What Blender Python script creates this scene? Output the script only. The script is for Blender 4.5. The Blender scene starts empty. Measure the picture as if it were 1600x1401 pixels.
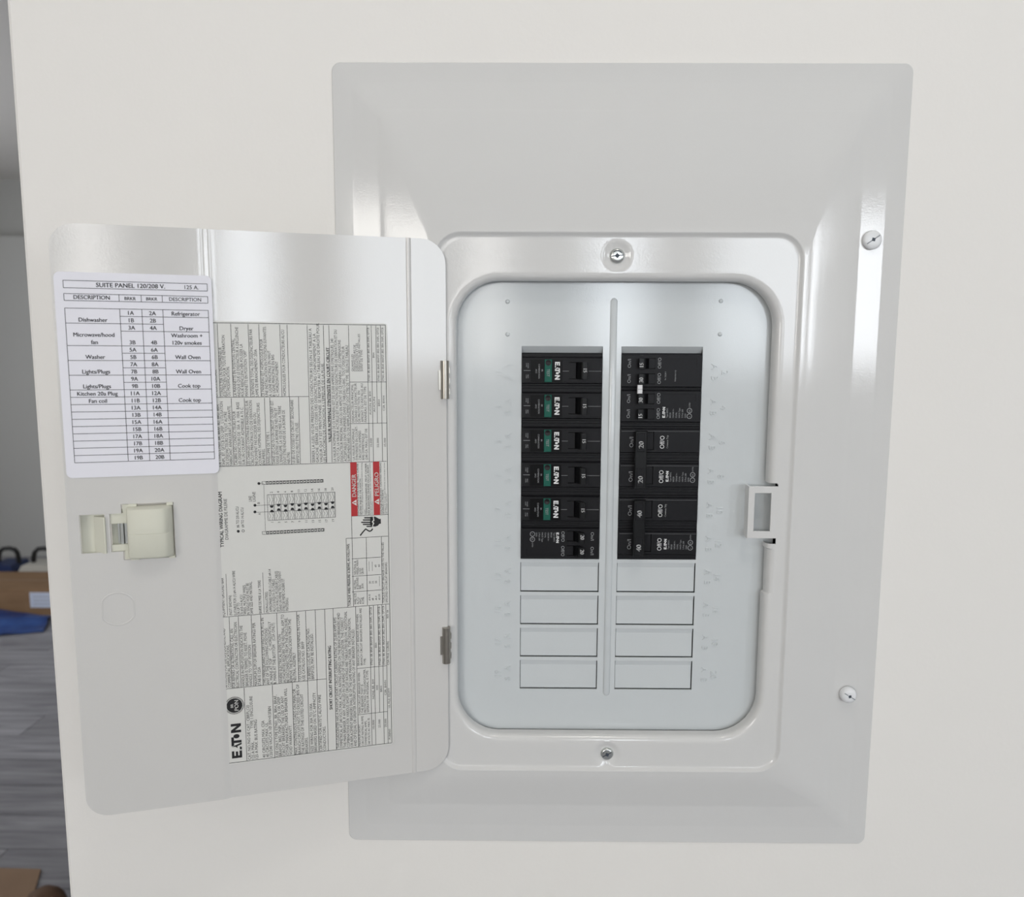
import bpy, bmesh, math, random
from mathutils import Vector, Matrix

random.seed(7)
SC = bpy.context.scene
COL = SC.collection
PI = math.pi

# ------------------------------------------------------------------ camera
FPX = 1205.054                                  # focal length in pixels of the 1600x1401 frame
CAM = Vector((-.06884, -.55801, 1.53794))
PITCH, YAW, ROLL = .1214, -.00579, .00416
FW = Vector((math.sin(YAW)*math.cos(PITCH), math.cos(YAW)*math.cos(PITCH), -math.sin(PITCH)))
R0 = Vector((math.cos(YAW), -math.sin(YAW), 0)); U0 = R0.cross(FW)
RT = R0*math.cos(ROLL) + U0*math.sin(ROLL); UP = U0*math.cos(ROLL) - R0*math.sin(ROLL)
cd = bpy.data.cameras.new('camera'); cam = bpy.data.objects.new('camera', cd); COL.objects.link(cam)
cam.matrix_world = Matrix(((RT.x, UP.x, -FW.x, CAM.x), (RT.y, UP.y, -FW.y, CAM.y), (RT.z, UP.z, -FW.z, CAM.z), (0, 0, 0, 1)))
cd.sensor_fit = 'HORIZONTAL'; cd.sensor_width = 36; cd.lens = 36*FPX/1600
cd.clip_start = .02; cd.clip_end = 60
cd.dof.use_dof = True; cd.dof.focus_distance = .57; cd.dof.aperture_fstop = 9.0
SC.camera = cam

# ------------------------------------------------------------------ world, lights, exposure
w = bpy.data.worlds.new('sky'); SC.world = w; w.use_nodes = True
w.node_tree.nodes['Background'].inputs[0].default_value = (.75, .85, 1, 1)
w.node_tree.nodes['Background'].inputs[1].default_value = .6
SC.view_settings.view_transform = 'Standard'; SC.view_settings.look = 'None'
SC.view_settings.exposure = 0.30; SC.view_settings.gamma = 1; SC.view_settings.use_curve_mapping = False
SC.cycles.use_denoising = True; SC.cycles.denoising_prefilter = 'ACCURATE'; SC.cycles.denoising_quality = 'HIGH'
SC.cycles.max_bounces = 8; SC.cycles.diffuse_bounces = 5; SC.cycles.glossy_bounces = 4
SC.cycles.sample_clamp_indirect = 6

RX0, RX1, RY0, RY1, RZ = -4.6, 4.0, -3.0, 5.3, 2.8          # the room
# windows in the wall behind the photographer: x0, x1, z0, z1, light colour, radiance
WZ0, WZ1 = 1.45, 2.30
WIN = [(-2.15, -1.10, (1, .96, .90), 8.5),
       (-.32, -.10, (1, .97, .93), 6.0),
       (.24, .54, (.89, .945, 1), 8.0),
       (.80, 1.60, (.89, .945, 1), 5.6),
       (2.25, 2.85, (.92, .955, 1), 10.0)]
def daylight(loc, rot, sx, sy, c, L):
    ld = bpy.data.lights.new('window_daylight', 'AREA'); ld.shape = 'RECTANGLE'
    ld.size = sx; ld.size_y = sy; ld.color = c; ld.energy = L*PI*sx*sy
    lo = bpy.data.objects.new('window_daylight', ld); COL.objects.link(lo); lo.location = loc; lo.rotation_euler = rot
for x0, x1, c, L in WIN: daylight(((x0+x1)/2, RY0-.12, (WZ0+WZ1)/2), (PI/2, 0, 0), x1-x0, WZ1-WZ0, c, L)
SWY0, SWY1, SWZ0, SWZ1 = 1.4, 3.2, .9, 2.2                       # unseen side window, added to brighten the far room
daylight((RX0-.12, (SWY0+SWY1)/2, (SWZ0+SWZ1)/2), (0, -PI/2, 0), SWZ1-SWZ0, SWY1-SWY0, (.96, .97, 1), 5.4)  # fill light through the added side window

# ------------------------------------------------------------------ materials
def S(r, g, b):
    f = lambda c: ((c/255+.055)/1.055)**2.4 if c > 10 else c/255/12.92
    return (f(r), f(g), f(b), 1)
MATS = {}
def mat(name, col, rough=.5, metal=0, spec=.5, bump=None, coat=0, vary=None):
    m = bpy.data.materials.new(name); m.use_nodes = True; MATS[name] = m
    nt = m.node_tree; b = nt.nodes['Principled BSDF']
    b.inputs['Base Color'].default_value = col; b.inputs['Roughness'].default_value = rough
    b.inputs['Metallic'].default_value = metal; b.inputs['Specular IOR Level'].default_value = spec
    b.inputs['Coat Weight'].default_value = coat; b.inputs['Coat Roughness'].default_value = .08
    if bump or vary:
        tc = nt.nodes.new('ShaderNodeTexCoord')
    if bump:
        sc, st, dist = bump
        n = nt.nodes.new('ShaderNodeTexNoise'); n.inputs['Scale'].default_value = sc; n.inputs['Detail'].default_value = 2
        bp = nt.nodes.new('ShaderNodeBump'); bp.inputs['Strength'].default_value = st; bp.inputs['Distance'].default_value = dist
        nt.links.new(tc.outputs['Object'], n.inputs['Vector']); nt.links.new(n.outputs['Fac'], bp.inputs['Height'])
        nt.links.new(bp.outputs['Normal'], b.inputs['Normal']); nt.links.new(bp.outputs['Normal'], b.inputs['Coat Normal'])
    if vary:
        sc, col2, xyz = vary
        mp = nt.nodes.new('ShaderNodeMapping'); mp.inputs['Scale'].default_value = xyz
        n = nt.nodes.new('ShaderNodeTexNoise'); n.inputs['Scale'].default_value = sc; n.inputs['Detail'].default_value = 6
        r = nt.nodes.new('ShaderNodeValToRGB'); r.color_ramp.elements[0].position = .35; r.color_ramp.elements[1].position = .68
        r.color_ramp.elements[0].color = col; r.color_ramp.elements[1].color = col2
        nt.links.new(tc.outputs['Object'], mp.inputs['Vector']); nt.links.new(mp.outputs['Vector'], n.inputs['Vector'])
        nt.links.new(n.outputs['Fac'], r.inputs['Fac']); nt.links.new(r.outputs['Color'], b.inputs['Base Color'])
    return m
mat('wall_paint', S(237, 235, 231), .75, spec=.25, bump=(260, .08, .001), vary=(1.3, S(239, 237, 234), (1, 1, 1)))
mat('back_wall_paint', S(198, 199, 197), .8, spec=.2)
mat('ceiling_paint', S(238, 236, 232), .9, spec=.1)
mat('panel_paint', S(216, 216, 215), .09, spec=.5, bump=(1000, .032, .001))
mat('dead_paint', S(206, 211, 213), .10, spec=.5, bump=(1000, .032, .001))
mat('door_paint', S(211, 210, 208), .09, spec=.5, bump=(1000, .028, .001))
mat('tub_paint', S(90, 92, 92), .5)
mat('zinc', S(205, 208, 206), .28, 1.0)
mat('screw_white', S(232, 234, 236), .3)
mat('screw_slot', S(60, 68, 78), .5)
mat('screw_slot_pale', S(150, 155, 160), .5)
mat('hinge_steel', S(170, 166, 158), .3, 1.0)
mat('latch_plastic', S(212, 212, 198), .5)
mat('breaker_black', S(25, 25, 28), .42, spec=.18, bump=(900, .03, .001))
mat('breaker_gloss', S(7, 7, 9), .35, spec=.15)
mat('breaker_dark', S(6, 6, 7), .6, spec=.2)
mat('handle_black', S(17, 18, 20), .35, spec=.25)
mat('test_green', S(8, 86, 72), .5, spec=.3)
mat('led_dark', S(18, 16, 18), .4, spec=.3)
mat('print_white', S(225, 226, 226), .6)
mat('print_grey', S(150, 152, 154), .6)
mat('tie_white', S(226, 226, 228), .5)
mat('paper_card', S(232, 232, 240), .45, spec=.4)
mat('paper_label', S(217, 217, 213), .35, spec=.45)
mat('ink', S(22, 22, 24), .6)
mat('ink_card', S(34, 34, 40), .6)
mat('red', S(178, 32, 36), .45)
mat('cardboard', S(132, 104, 76), .85, vary=(6, S(146, 116, 86), (1, 1, 3)))
mat('cardboard_dark', S(98, 74, 56), .8, vary=(8, S(82, 60, 46), (1, 1, 1)))
mat('kraft', S(138, 112, 90), .85, vary=(5, S(150, 124, 100), (1, 1, 1)))
mat('blue_film', S(30, 58, 118), .4, vary=(9, S(48, 84, 150), (1, 1, 1)))
mat('case_blue', S(30, 48, 92), .5)
mat('case_white', S(196, 194, 186), .5)
mat('rubber_black', S(20, 20, 22), .5)
mat('sheet_label', S(205, 214, 232), .5)
mat('frame_white', S(225, 225, 222), .4)
lg = mat('fill_lamp_glow', S(240, 238, 230), .5)  # glow of the added ceiling lamp
lg.node_tree.nodes['Principled BSDF'].inputs['Emission Color'].default_value = (1, .95, .88, 1)
lg.node_tree.nodes['Principled BSDF'].inputs['Emission Strength'].default_value = 12
def plank_mat():
    m = bpy.data.materials.new('floor_plank'); m.use_nodes = True; MATS['floor_plank'] = m
    nt = m.node_tree; b = nt.nodes['Principled BSDF']; b.inputs['Roughness'].default_value = .38
    tc = nt.nodes.new('ShaderNodeTexCoord'); oi = nt.nodes.new('ShaderNodeObjectInfo')
    ad = nt.nodes.new('ShaderNodeVectorMath'); ad.operation = 'ADD'
    cm = nt.nodes.new('ShaderNodeCombineXYZ')
    mu = nt.nodes.new('ShaderNodeMath'); mu.operation = 'MULTIPLY'; mu.inputs[1].default_value = 37
    nt.links.new(oi.outputs['Random'], mu.inputs[0]); nt.links.new(mu.outputs[0], cm.inputs[0]); nt.links.new(mu.outputs[0], cm.inputs[1])
    mp = nt.nodes.new('ShaderNodeMapping'); mp.inputs['Scale'].default_value = (1.2, 14, 1)
    n = nt.nodes.new('ShaderNodeTexNoise'); n.inputs['Scale'].default_value = 2.2; n.inputs['Detail'].default_value = 7; n.inputs['Distortion'].default_value = .5
    r = nt.nodes.new('ShaderNodeValToRGB')
    r.color_ramp.elements[0].position = .3; r.color_ramp.elements[0].color = S(122, 122, 128)
    r.color_ramp.elements[1].position = .7; r.color_ramp.elements[1].color = S(172, 172, 178)
    hs = nt.nodes.new('ShaderNodeHueSaturation')
    mr = nt.nodes.new('ShaderNodeMapRange'); mr.inputs[3].default_value = .85; mr.inputs[4].default_value = 1.12
    nt.links.new(oi.outputs['Random'], mr.inputs[0]); nt.links.new(mr.outputs[0], hs.inputs['Value'])
    nt.links.new(tc.outputs['Object'], mp.inputs[0]); nt.links.new(mp.outputs[0], ad.inputs[0]); nt.links.new(cm.outputs[0], ad.inputs[1])
    nt.links.new(ad.outputs[0], n.inputs['Vector']); nt.links.new(n.outputs['Fac'], r.inputs[0])
    nt.links.new(r.outputs[0], hs.inputs['Color']); nt.links.new(hs.outputs[0], b.inputs['Base Color'])
plank_mat()

# ------------------------------------------------------------------ mesh helpers
_font_cache = {}
_tc = bpy.data.curves.new('txt', 'FONT'); _tc.dimensions = '2D'; _tc.fill_mode = 'BOTH'
_to = bpy.data.objects.new('txt', _tc)
def glyphs(s, bold, res):
    k = (s, bold, res)
    if k not in _font_cache:
        _tc.body = s; _tc.offset = bold; _tc.resolution_u = res; _tc.size = 1
        me = bpy.data.meshes.new_from_object(_to)
        _font_cache[k] = ([tuple(v.co[:2]) for v in me.vertices], [tuple(p.vertices) for p in me.polygons])
        bpy.data.meshes.remove(me)
    return _font_cache[k]
_h = glyphs('H', 0, 1)[0]; CAPH = max(p[1] for p in _h) - min(p[1] for p in _h)

class MB:
    """collects geometry; build() links it as one mesh object"""
    def __init__(s): s.v = []; s.f = []; s.m = []; s.mats = []
    def mi(s, name):
        if name not in s.mats: s.mats.append(name)
        return s.mats.index(name)
    def face(s, pts, m):
        n = len(s.v); s.v += [tuple(p) for p in pts]; s.f.append(tuple(range(n, n+len(pts)))); s.m.append(s.mi(m))
    def box(s, x0, x1, y0, y1, z0, z1, m, ch=0):
        """a box; ch chamfers the edges of the -y face"""
        k = s.mi(m); n = len(s.v)
        if ch:
            s.v += [(x0, y1, z0), (x1, y1, z0), (x1, y1, z1), (x0, y1, z1), (x0, y0+ch, z0), (x1, y0+ch, z0), (x1, y0+ch, z1), (x0, y0+ch, z1),
                    (x0+ch, y0, z0+ch), (x1-ch, y0, z0+ch), (x1-ch, y0, z1-ch), (x0+ch, y0, z1-ch)]
            q = [(0, 3, 2, 1), (8, 9, 10, 11)]
            for a, b in ((0, 4), (4, 8)):
                for i in range(4): q.append((a+i, a+(i+1) % 4, b+(i+1) % 4, b+i))
        else:
            s.v += [(x0, y1, z0), (x1, y1, z0), (x1, y1, z1), (x0, y1, z1), (x0, y0, z0), (x1, y0, z0), (x1, y0, z1), (x0, y0, z1)]
            q = [(0, 3, 2, 1), (4, 5, 6, 7)] + [(i, (i+1) % 4, 4+(i+1) % 4, 4+i) for i in range(4)]
        for p in q: s.f.append(tuple(n+i for i in p)); s.m.append(k)
    def prism(s, prof, a0, a1, m, axis='z'):
        """polygon profile in the two other axes, extruded along axis"""
        n = len(s.v); k = s.mi(m); L = len(prof)
        def P(p, a): return (p[0], p[1], a) if axis == 'z' else ((a, p[0], p[1]) if axis == 'x' else (p[0], a, p[1]))
        s.v += [P(p, a0) for p in prof] + [P(p, a1) for p in prof]
        s.f.append(tuple(range(n, n+L))); s.m.append(k)
        s.f.append(tuple(range(n+2*L-1, n+L-1, -1))); s.m.append(k)
        for i in range(L):
            s.f.append((n+i, n+L+i, n+L+(i+1) % L, n+(i+1) % L)); s.m.append(k)
    def loft(s, rings, m, close=True, cap0=False, cap1=False):
        n = len(s.v); k = s.mi(m); L = len(rings[0])
        for r in rings: s.v += [tuple(p) for p in r]
        for a in range(len(rings)-1):
            for i in range(L if close else L-1):
                j = (i+1) % L
                s.f.append((n+a*L+i, n+a*L+j, n+(a+1)*L+j, n+(a+1)*L+i)); s.m.append(k)
        if cap0: s.f.append(tuple(n+i for i in range(L))); s.m.append(k)
        if cap1: s.f.append(tuple(n+(len(rings)-1)*L+i for i in reversed(range(L)))); s.m.append(k)
    def text(s, t, o, dr, du, cap, m, width=None, hs=1., align='l', bold=0., res=2):
        if bold > .006:
            dv = Vector(dr)*(bold*1.1*cap)
            for k in (-.5, .5): s.text(t, Vector(o)+dv*k+Vector(du)*(bold*.5*cap*k), dr, du, cap, m, width, hs, align, .0, res)
            return 0
        vs, fs = glyphs(t, bold, res)
        if not vs: return 0
        x0 = min(p[0] for p in vs); x1 = max(p[0] for p in vs)
        sy = cap/CAPH; sx = sy*hs if width is None else width/(x1-x0)
        W = (x1-x0)*sx; off = {'l': 0, 'c': -W/2, 'r': -W}[align]
        o, dr, du = Vector(o), Vector(dr), Vector(du)
        n = len(s.v); k = s.mi(m)
        s.v += [tuple(o + dr*((p[0]-x0)*sx+off) + du*(p[1]*sy)) for p in vs]
        for f in fs: s.f.append(tuple(n+i for i in f)); s.m.append(k)
        return W
    def build(s, name, parent=None, smooth=None, recalc=True):
        me = bpy.data.meshes.new(name); me.from_pydata(s.v, [], s.f)
        for nm in s.mats: me.materials.append(MATS[nm])
        me.polygons.foreach_set('material_index', s.m)
        if recalc:
            bm = bmesh.new(); bm.from_mesh(me); bmesh.ops.recalc_face_normals(bm, faces=bm.faces); bm.to_mesh(me); bm.free()
        if smooth is not None:
            me.polygons.foreach_set('use_smooth', [True]*len(me.polygons)); me.set_sharp_from_angle(angle=math.radians(smooth))
        me.update()
        o = bpy.data.objects.new(name, me); COL.objects.link(o)
        if parent: o.parent = parent
        return o
def tag(o, label=None, cat=None, group=None, kind=None):
    if label: o['label'] = label
    if cat: o['category'] = cat
    if group: o['group'] = group
    if kind: o['kind'] = kind
    return o
def empty(name, loc, rot=(0, 0, 0), parent=None):
    o = bpy.data.objects.new(name, None); COL.objects.link(o); o.location = loc; o.rotation_euler = rot; o.empty_display_size = .05
    if parent: o.parent = parent
    return o
def share(o, name, parent, loc=(0, 0, 0)):
    c = o.copy(); COL.objects.link(c); c.parent = parent; c.location = loc; return c
mm = .001
def circ(cx, cz, r, y, n=24, a0=0): return [(cx+r*math.cos(a0+2*PI*i/n), y, cz+r*math.sin(a0+2*PI*i/n)) for i in range(n)]

# ================================================================== the setting
WX0 = -.4195                                                    # end of the partition wall
def struct(mb, name, **k): return tag(mb.build(name, **k), kind='structure')
# partition wall with the hole for the flush box
b = MB(); HX0, HX1, HZ0, HZ1 = -.184, .188, 1.185, 1.715
xs, zs = [WX0+.003, HX0, HX1, RX1], [0, HZ0, HZ1, RZ]
for y in (0, .14):
    for i in range(3):
        for j in range(3):
            if i == 1 and j == 1: continue
            b.face([(xs[i], y, zs[j]), (xs[i+1], y, zs[j]), (xs[i+1], y, zs[j+1]), (xs[i], y, zs[j+1])], 'wall_paint')
b.loft([[(x, y, z) for x, z in ((HX0, HZ0), (HX1, HZ0), (HX1, HZ1), (HX0, HZ1))] for y in (0, .14)], 'wall_paint')
arc = [(WX0+.003, 0), (WX0+.0009, .0009), (WX0, .003), (WX0, .137), (WX0+.0009, .1391), (WX0+.003, .14)]
b.loft([[(x, y, z) for x, y in arc] for z in (0, RZ)], 'wall_paint', close=False)
struct(b, 'wall_front')
# floor slab and planks
fl = MB(); fl.box(RX0, RX1, RY0, RY1, -.05, -.008, 'floor_plank'); floor = struct(fl, 'floor')
PW, PL = .178, 1.22
pk = MB(); g = .0016
pk.box(g, PL-g, g, PW-g, -.008, 0, 'floor_plank'); pk0 = None
row = 0; y = -1.0
while y < RY1-.02:
    x = RX0 + (-(row*.47 % 1)*PL)
    while x < .5:
        if x + PL > RX0 + .03 and x > RX0 - .01 or x < RX0:
            if pk0 is None:
                pk0 = pk.build('plank', floor); o = pk0
            else: o = share(pk0, 'plank', floor)
            if x < RX0:                                         # first board of the row is cut at the wall
                o.location = (RX0, y, 0); o.scale = ((x+PL-RX0)/PL, 1, 1)
            else: o.location = (x, y, 0)
            if y+PW > RY1: o.scale = (o.scale[0], (RY1-y)/PW, 1)
        x += PL
    y += PW; row += 1
c = MB(); c.box(RX0, RX1, RY0, RY1, RZ, RZ+.05, 'ceiling_paint'); struct(c, 'ceiling')
# far wall: lower part standing proud under a ledge, recessed upper band with a pier
c = MB(); c.box(RX0, RX1, RY1, RY1+.1, 0, RZ, 'back_wall_paint'); struct(c, 'wall_back')
c = MB(); c.box(RX0, RX1, RY1-.16, RY1, 0, 2.37, 'back_wall_paint'); struct(c, 'wall_far_lower')
c = MB(); c.box(-3.48, -3.34, RY1-.05, RY1, 2.37, RZ, 'frame_white'); struct(c, 'trim_1')
c = MB(); ys_ = [RY0, SWY0, SWY1, RY1]; zs_ = [0, SWZ0, SWZ1, RZ]
for i in range(3):
    for j in range(3):
        if i == 1 and j == 1: continue
        c.box(RX0-.1, RX0, ys_[i], ys_[i+1], zs_[j], zs_[j+1], 'wall_paint')
struct(c, 'wall_left', recalc=False)
c = MB(); f = .045  # frame of the added side window
for y0, y1, z0, z1 in ((SWY0, SWY1, SWZ0, SWZ0+f), (SWY0, SWY1, SWZ1-f, SWZ1), (SWY0, SWY0+f, SWZ0+f, SWZ1-f), (SWY1-f, SWY1, SWZ0+f, SWZ1-f), ((SWY0+SWY1-f)/2, (SWY0+SWY1+f)/2, SWZ0+f, SWZ1-f)):
    c.box(RX0-.07, RX0-.02, y0, y1, z0, z1, 'frame_white')
struct(c, 'window_6', recalc=False)
c = MB(); c.box(RX1, RX1+.1, RY0, RY1, 0, RZ, 'wall_paint'); struct(c, 'wall_right')
# window wall behind the photographer
c = MB(); xs = [RX0]
for t in WIN: xs += [t[0], t[1]]
xs.append(RX1); zs = [0, WZ0, WZ1, RZ]
for i in range(len(xs)-1):
    for j in range(3):
        if j == 1 and i % 2 == 1: continue
        c.box(xs[i], xs[i+1], RY0-.1, RY0, zs[j], zs[j+1], 'wall_paint')
struct(c, 'wall_window', recalc=False)
for i, t in enumerate(WIN):
    c = MB(); f = .03; x0, x1 = t[:2]; z0, z1 = WZ0, WZ1
    for bx in ((x0, x1, z0, z0+f), (x0, x1, z1-f, z1), (x0, x0+f, z0+f, z1-f), (x1-f, x1, z0+f, z1-f)):
        c.box(bx[0], bx[1], RY0-.07, RY0-.02, bx[2], bx[3], 'frame_white')
    struct(c, 'window_%d' % (i+1), recalc=False)

# flush ceiling lamp, unseen, added for more light from above
cl = empty('added_ceiling_lamp', (.15, -.80, RZ)); tag(cl, 'round white flush lamp on the ceiling of the near room', 'lamp')
c = MB(); c.loft([[(r*math.cos(2*PI*i/32), r*math.sin(2*PI*i/32), z) for i in range(32)] for r, z in ((.17, 0), (.17, -.028), (.155, -.034), (.145, -.034), (.145, -.024))], 'frame_white'); c.build('fill_lamp_rim', cl, smooth=35)
c = MB(); c.face([(.145*math.cos(2*PI*i/32), .145*math.sin(2*PI*i/32), -.024) for i in range(32)], 'fill_lamp_glow'); c.build('fill_lamp_diffuser', cl)

# ================================================================== the load centre
LC = empty('load_center', (0, 0, 1.45))
tag(LC, 'grey-white electrical panel cover with its door swung open on the wall', 'breaker panel')
CX = .0023
def rr(x0, x1, z0, z1, r, y, fx, fz, nc=9):
    """rounded rectangle ring, clockwise from top left; fx / fz = sample fractions of the straight sides"""
    p = []
    def side(a, b_, fr): return [(a[0]+(b_[0]-a[0])*t, y, a[1]+(b_[1]-a[1])*t) for t in fr]
    def corner(cx, cz, a0): return [(cx+r*math.cos(a0-PI/2*i/nc), y, cz+r*math.sin(a0-PI/2*i/nc)) for i in range(1, nc)]
    p += side((x0+r, z1), (x1-r, z1), fx) + corner(x1-r, z1-r, PI/2)
    p += side((x1, z1-r), (x1, z0+r), fz) + corner(x1-r, z0+r, 0)
    p += side((x1-r, z0), (x0+r, z0), [1-t for t in reversed(fx)]) + corner(x0+r, z0+r, -PI/2)
    p += side((x0, z0+r), (x0, z1-r), [1-t for t in reversed(fz)]) + corner(x0+r, z1-r, PI)
    return p
OX0, OX1, OZ0, OZ1, ORD = -.112, .1135, -.1965, .1395, .031      # door opening
sx0, sx1 = OX0+ORD, OX1-ORD; sz0, sz1 = OZ0+ORD, OZ1-ORD
xl = [sx0, -.05, -.03, -.02] + [.0006+i*.0014 for i in range(-10, 11)] + [.021, .031, .05, sx1]
zl = [sz1, .07, .03, .0, -.0035, -.0045, -.047, -.048, -.0515, -.0525, -.085, -.086, -.12, sz0]
fx = [(x-sx0)/(sx1-sx0) for x in xl]; fz = [(sz1-z)/(sz1-sz0) for z in zl]
EX0, EX1, EZ0, EZ1 = CX-.1994, CX+.1994, -.2866, .2866           # outer edge
LX0, LX1, LZ0, LZ1 = -.1255, .1290, -.2222, .1712                # door ledge
def lerp_ring(a, b_, t, yy): return [(p[0]+(q[0]-p[0])*t, yy, p[2]+(q[2]-p[2])*t) for p, q in zip(a, b_)]
def E_(i, y, r=.006): return rr(EX0+i, EX1-i, EZ0+i, EZ1-i, r, y, fx, fz)
def L_(i, y, r): return rr(LX0+i, LX1-i, LZ0+i, LZ1-i, r, y, fx, fz)
def O_(i, y): return rr(OX0-i, OX1+i, OZ0-i, OZ1+i, ORD+i, y, fx, fz)
rings = [E_(0, -.0002), E_(0, -.0008), E_(.0004, -.0011), E_(.0125, -.0013), E_(.014, -.0014), E_(.0155, -.0016), E_(.0305, -.0033), E_(.032, -.0035), E_(.0335, -.0039)]
ra, rb = E_(.0335, 0), L_(-.0016, 0, .0185)
for k in range(1, 11):
    t = k/10; e = 1.08*t if t <= .8 else .864+1.08*(t-.8)-2*(t-.8)**2; rings.append(lerp_ring(ra, rb, t, -.0039-.0066*e))
rings += [L_(-.0012, -.0106, .0181), L_(-.0005, -.0104, .0174), L_(.0012, -.0089, .0157), L_(.0019, -.0086, .0150), L_(.0026, -.0085, .0143)]
la, lb = L_(.0026, 0, .0143), O_(.0058, 0)
for k in range(1, 13): rings.append(lerp_ring(la, lb, k/12, -.0085))
n_lip = len(rings)-1
for i, y in ((.0040, -.0084), (.0024, -.0079), (.0011, -.0069), (.0003, -.0055), (0, -.004), (0, .0012)): rings.append(O_(i, y))
# screw dimples pressed into the ledge, and the lip set back beside the latch slot
def dim(p):
    x, y, z = p
    for cx, cz in ((.0007, .1564), (.0006, -.2110)):
        d = math.hypot(x-cx, z-cz)/.0108
        if d < 1: y += .0019*(1 - max(0, (d-.45)/.55)**2 * (3-2*max(0, (d-.45)/.55)))
    return (x, y, z)
for i in range(n_lip-13, len(rings)): rings[i] = [dim(p) for p in rings[i]]
for i in range(n_lip+1, len(rings)):
    rings[i] = [((p[0]+.0016 if (p[0] > .1 and -.0855 < p[2] < -.052) else p[0]), p[1], p[2]) for p in rings[i]]
cv = MB(); cv.loft(rings, 'panel_paint')
Lr = len(rings[0]); keep_f, keep_m = [], []
for f, m_ in zip(cv.f, cv.m):                                    # the lip is cut away behind the strike tab
    c_ = [sum(cv.v[i][k] for i in f)/4 for k in range(3)]
    if f[0]//Lr >= n_lip-1 and c_[0] > .1 and -.0478 < c_[2] < -.0036: continue
    keep_f.append(f); keep_m.append(m_)
cv.f, cv.m = keep_f, keep_m
cover = cv.build('cover', LC, smooth=24)

# strike tab with its window
st = MB(); y0, y1 = -.0092, -.0080
a0, a1, z0, z1 = .0988, .1205, -.0437, -.0056; i0, i1, j0, j1 = .1032, .1152, -.0385, -.0105
for bx in ((a0, i0, z0, z1), (i0, i1, z0, j0), (i0, i1, j1, z1), (i1, a1, z0, z1)): st.box(bx[0], bx[1], y0, y1, bx[2], bx[3], 'panel_paint')
st.box(a0, a0+.0012, y1, .000, z0, z1, 'panel_paint')
st.build('strike_tab', LC)

# screws
def screw(name, loc, R, dome, m, style, rot):
    s_ = MB()
    prof = [(R, 0), (R, -dome*.35), (R*.93, -dome*.7), (R*.75, -dome*.92), (R*.5, -dome), (.0001, -dome*1.02)]
    s_.loft([circ(0, 0, r, y, 28) for r, y in prof], m, cap1=True)
    d = -dome*1.03-.00005; q = R*(.36 if style == 'zinc' else .24)
    sq = [(q*math.cos(rot+i*PI/2), d, q*math.sin(rot+i*PI/2)) for i in range(4)]
    s_.face(sq, 'screw_slot')
    dx, dz = math.cos(rot), math.sin(rot); wv = R*.06
    s_.face([(-R*.8*dx-wv*dz, d*.97, -R*.8*dz+wv*dx), (-R*.8*dx+wv*dz, d*.97, -R*.8*dz-wv*dx), (R*.8*dx+wv*dz, d*.97, R*.8*dz-wv*dx), (R*.8*dx-wv*dz, d*.97, R*.8*dz+wv*dx)], 'screw_slot' if style == 'zinc' else 'screw_slot_pale')
    if style == 'zinc':
        for k in range(14):
            a = rot+.5+k*.13; b2 = a+.13; r0, r1 = R*.62, R*.74
            s_.face([(r0*math.cos(a), d*.96, r0*math.sin(a)), (r1*math.cos(a), d*.95, r1*math.sin(a)), (r1*math.cos(b2), d*.95, r1*math.sin(b2)), (r0*math.cos(b2), d*.96, r0*math.sin(b2))], 'screw_slot')
    o = s_.build(name, LC, smooth=40); o.location = loc; return o
screw('ledge_screw', (.0007, -.0066, .1564), .0052, .0022, 'zinc', 'zinc', .1)['label'] = 'bright zinc screw above the breaker opening'
screw('ledge_screw', (.0006, -.0066, -.2110), .0048, .0022, 'zinc', 'zinc', .5)['label'] = 'bright zinc screw below the breaker opening'
screw('cover_screw', (.1790, -.0034, .1683), .0066, .0028, 'screw_white', 'white', .6)['label'] = 'white painted screw high on the cover slope'
screw('cover_screw', (.1806, -.0034, -.1641), .0060, .0050, 'screw_white', 'white', -.55)['label'] = 'white painted screw low on the cover slope'

# steel tub behind
tb = MB()
tb.loft([[(x, y, z) for x, z in ((-.182, -.263), (.186, -.263), (.186, .263), (-.182, .263))] for y in (.0015, .095)], 'tub_paint', cap1=True)
tb.build('enclosure_tub', LC)

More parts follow.
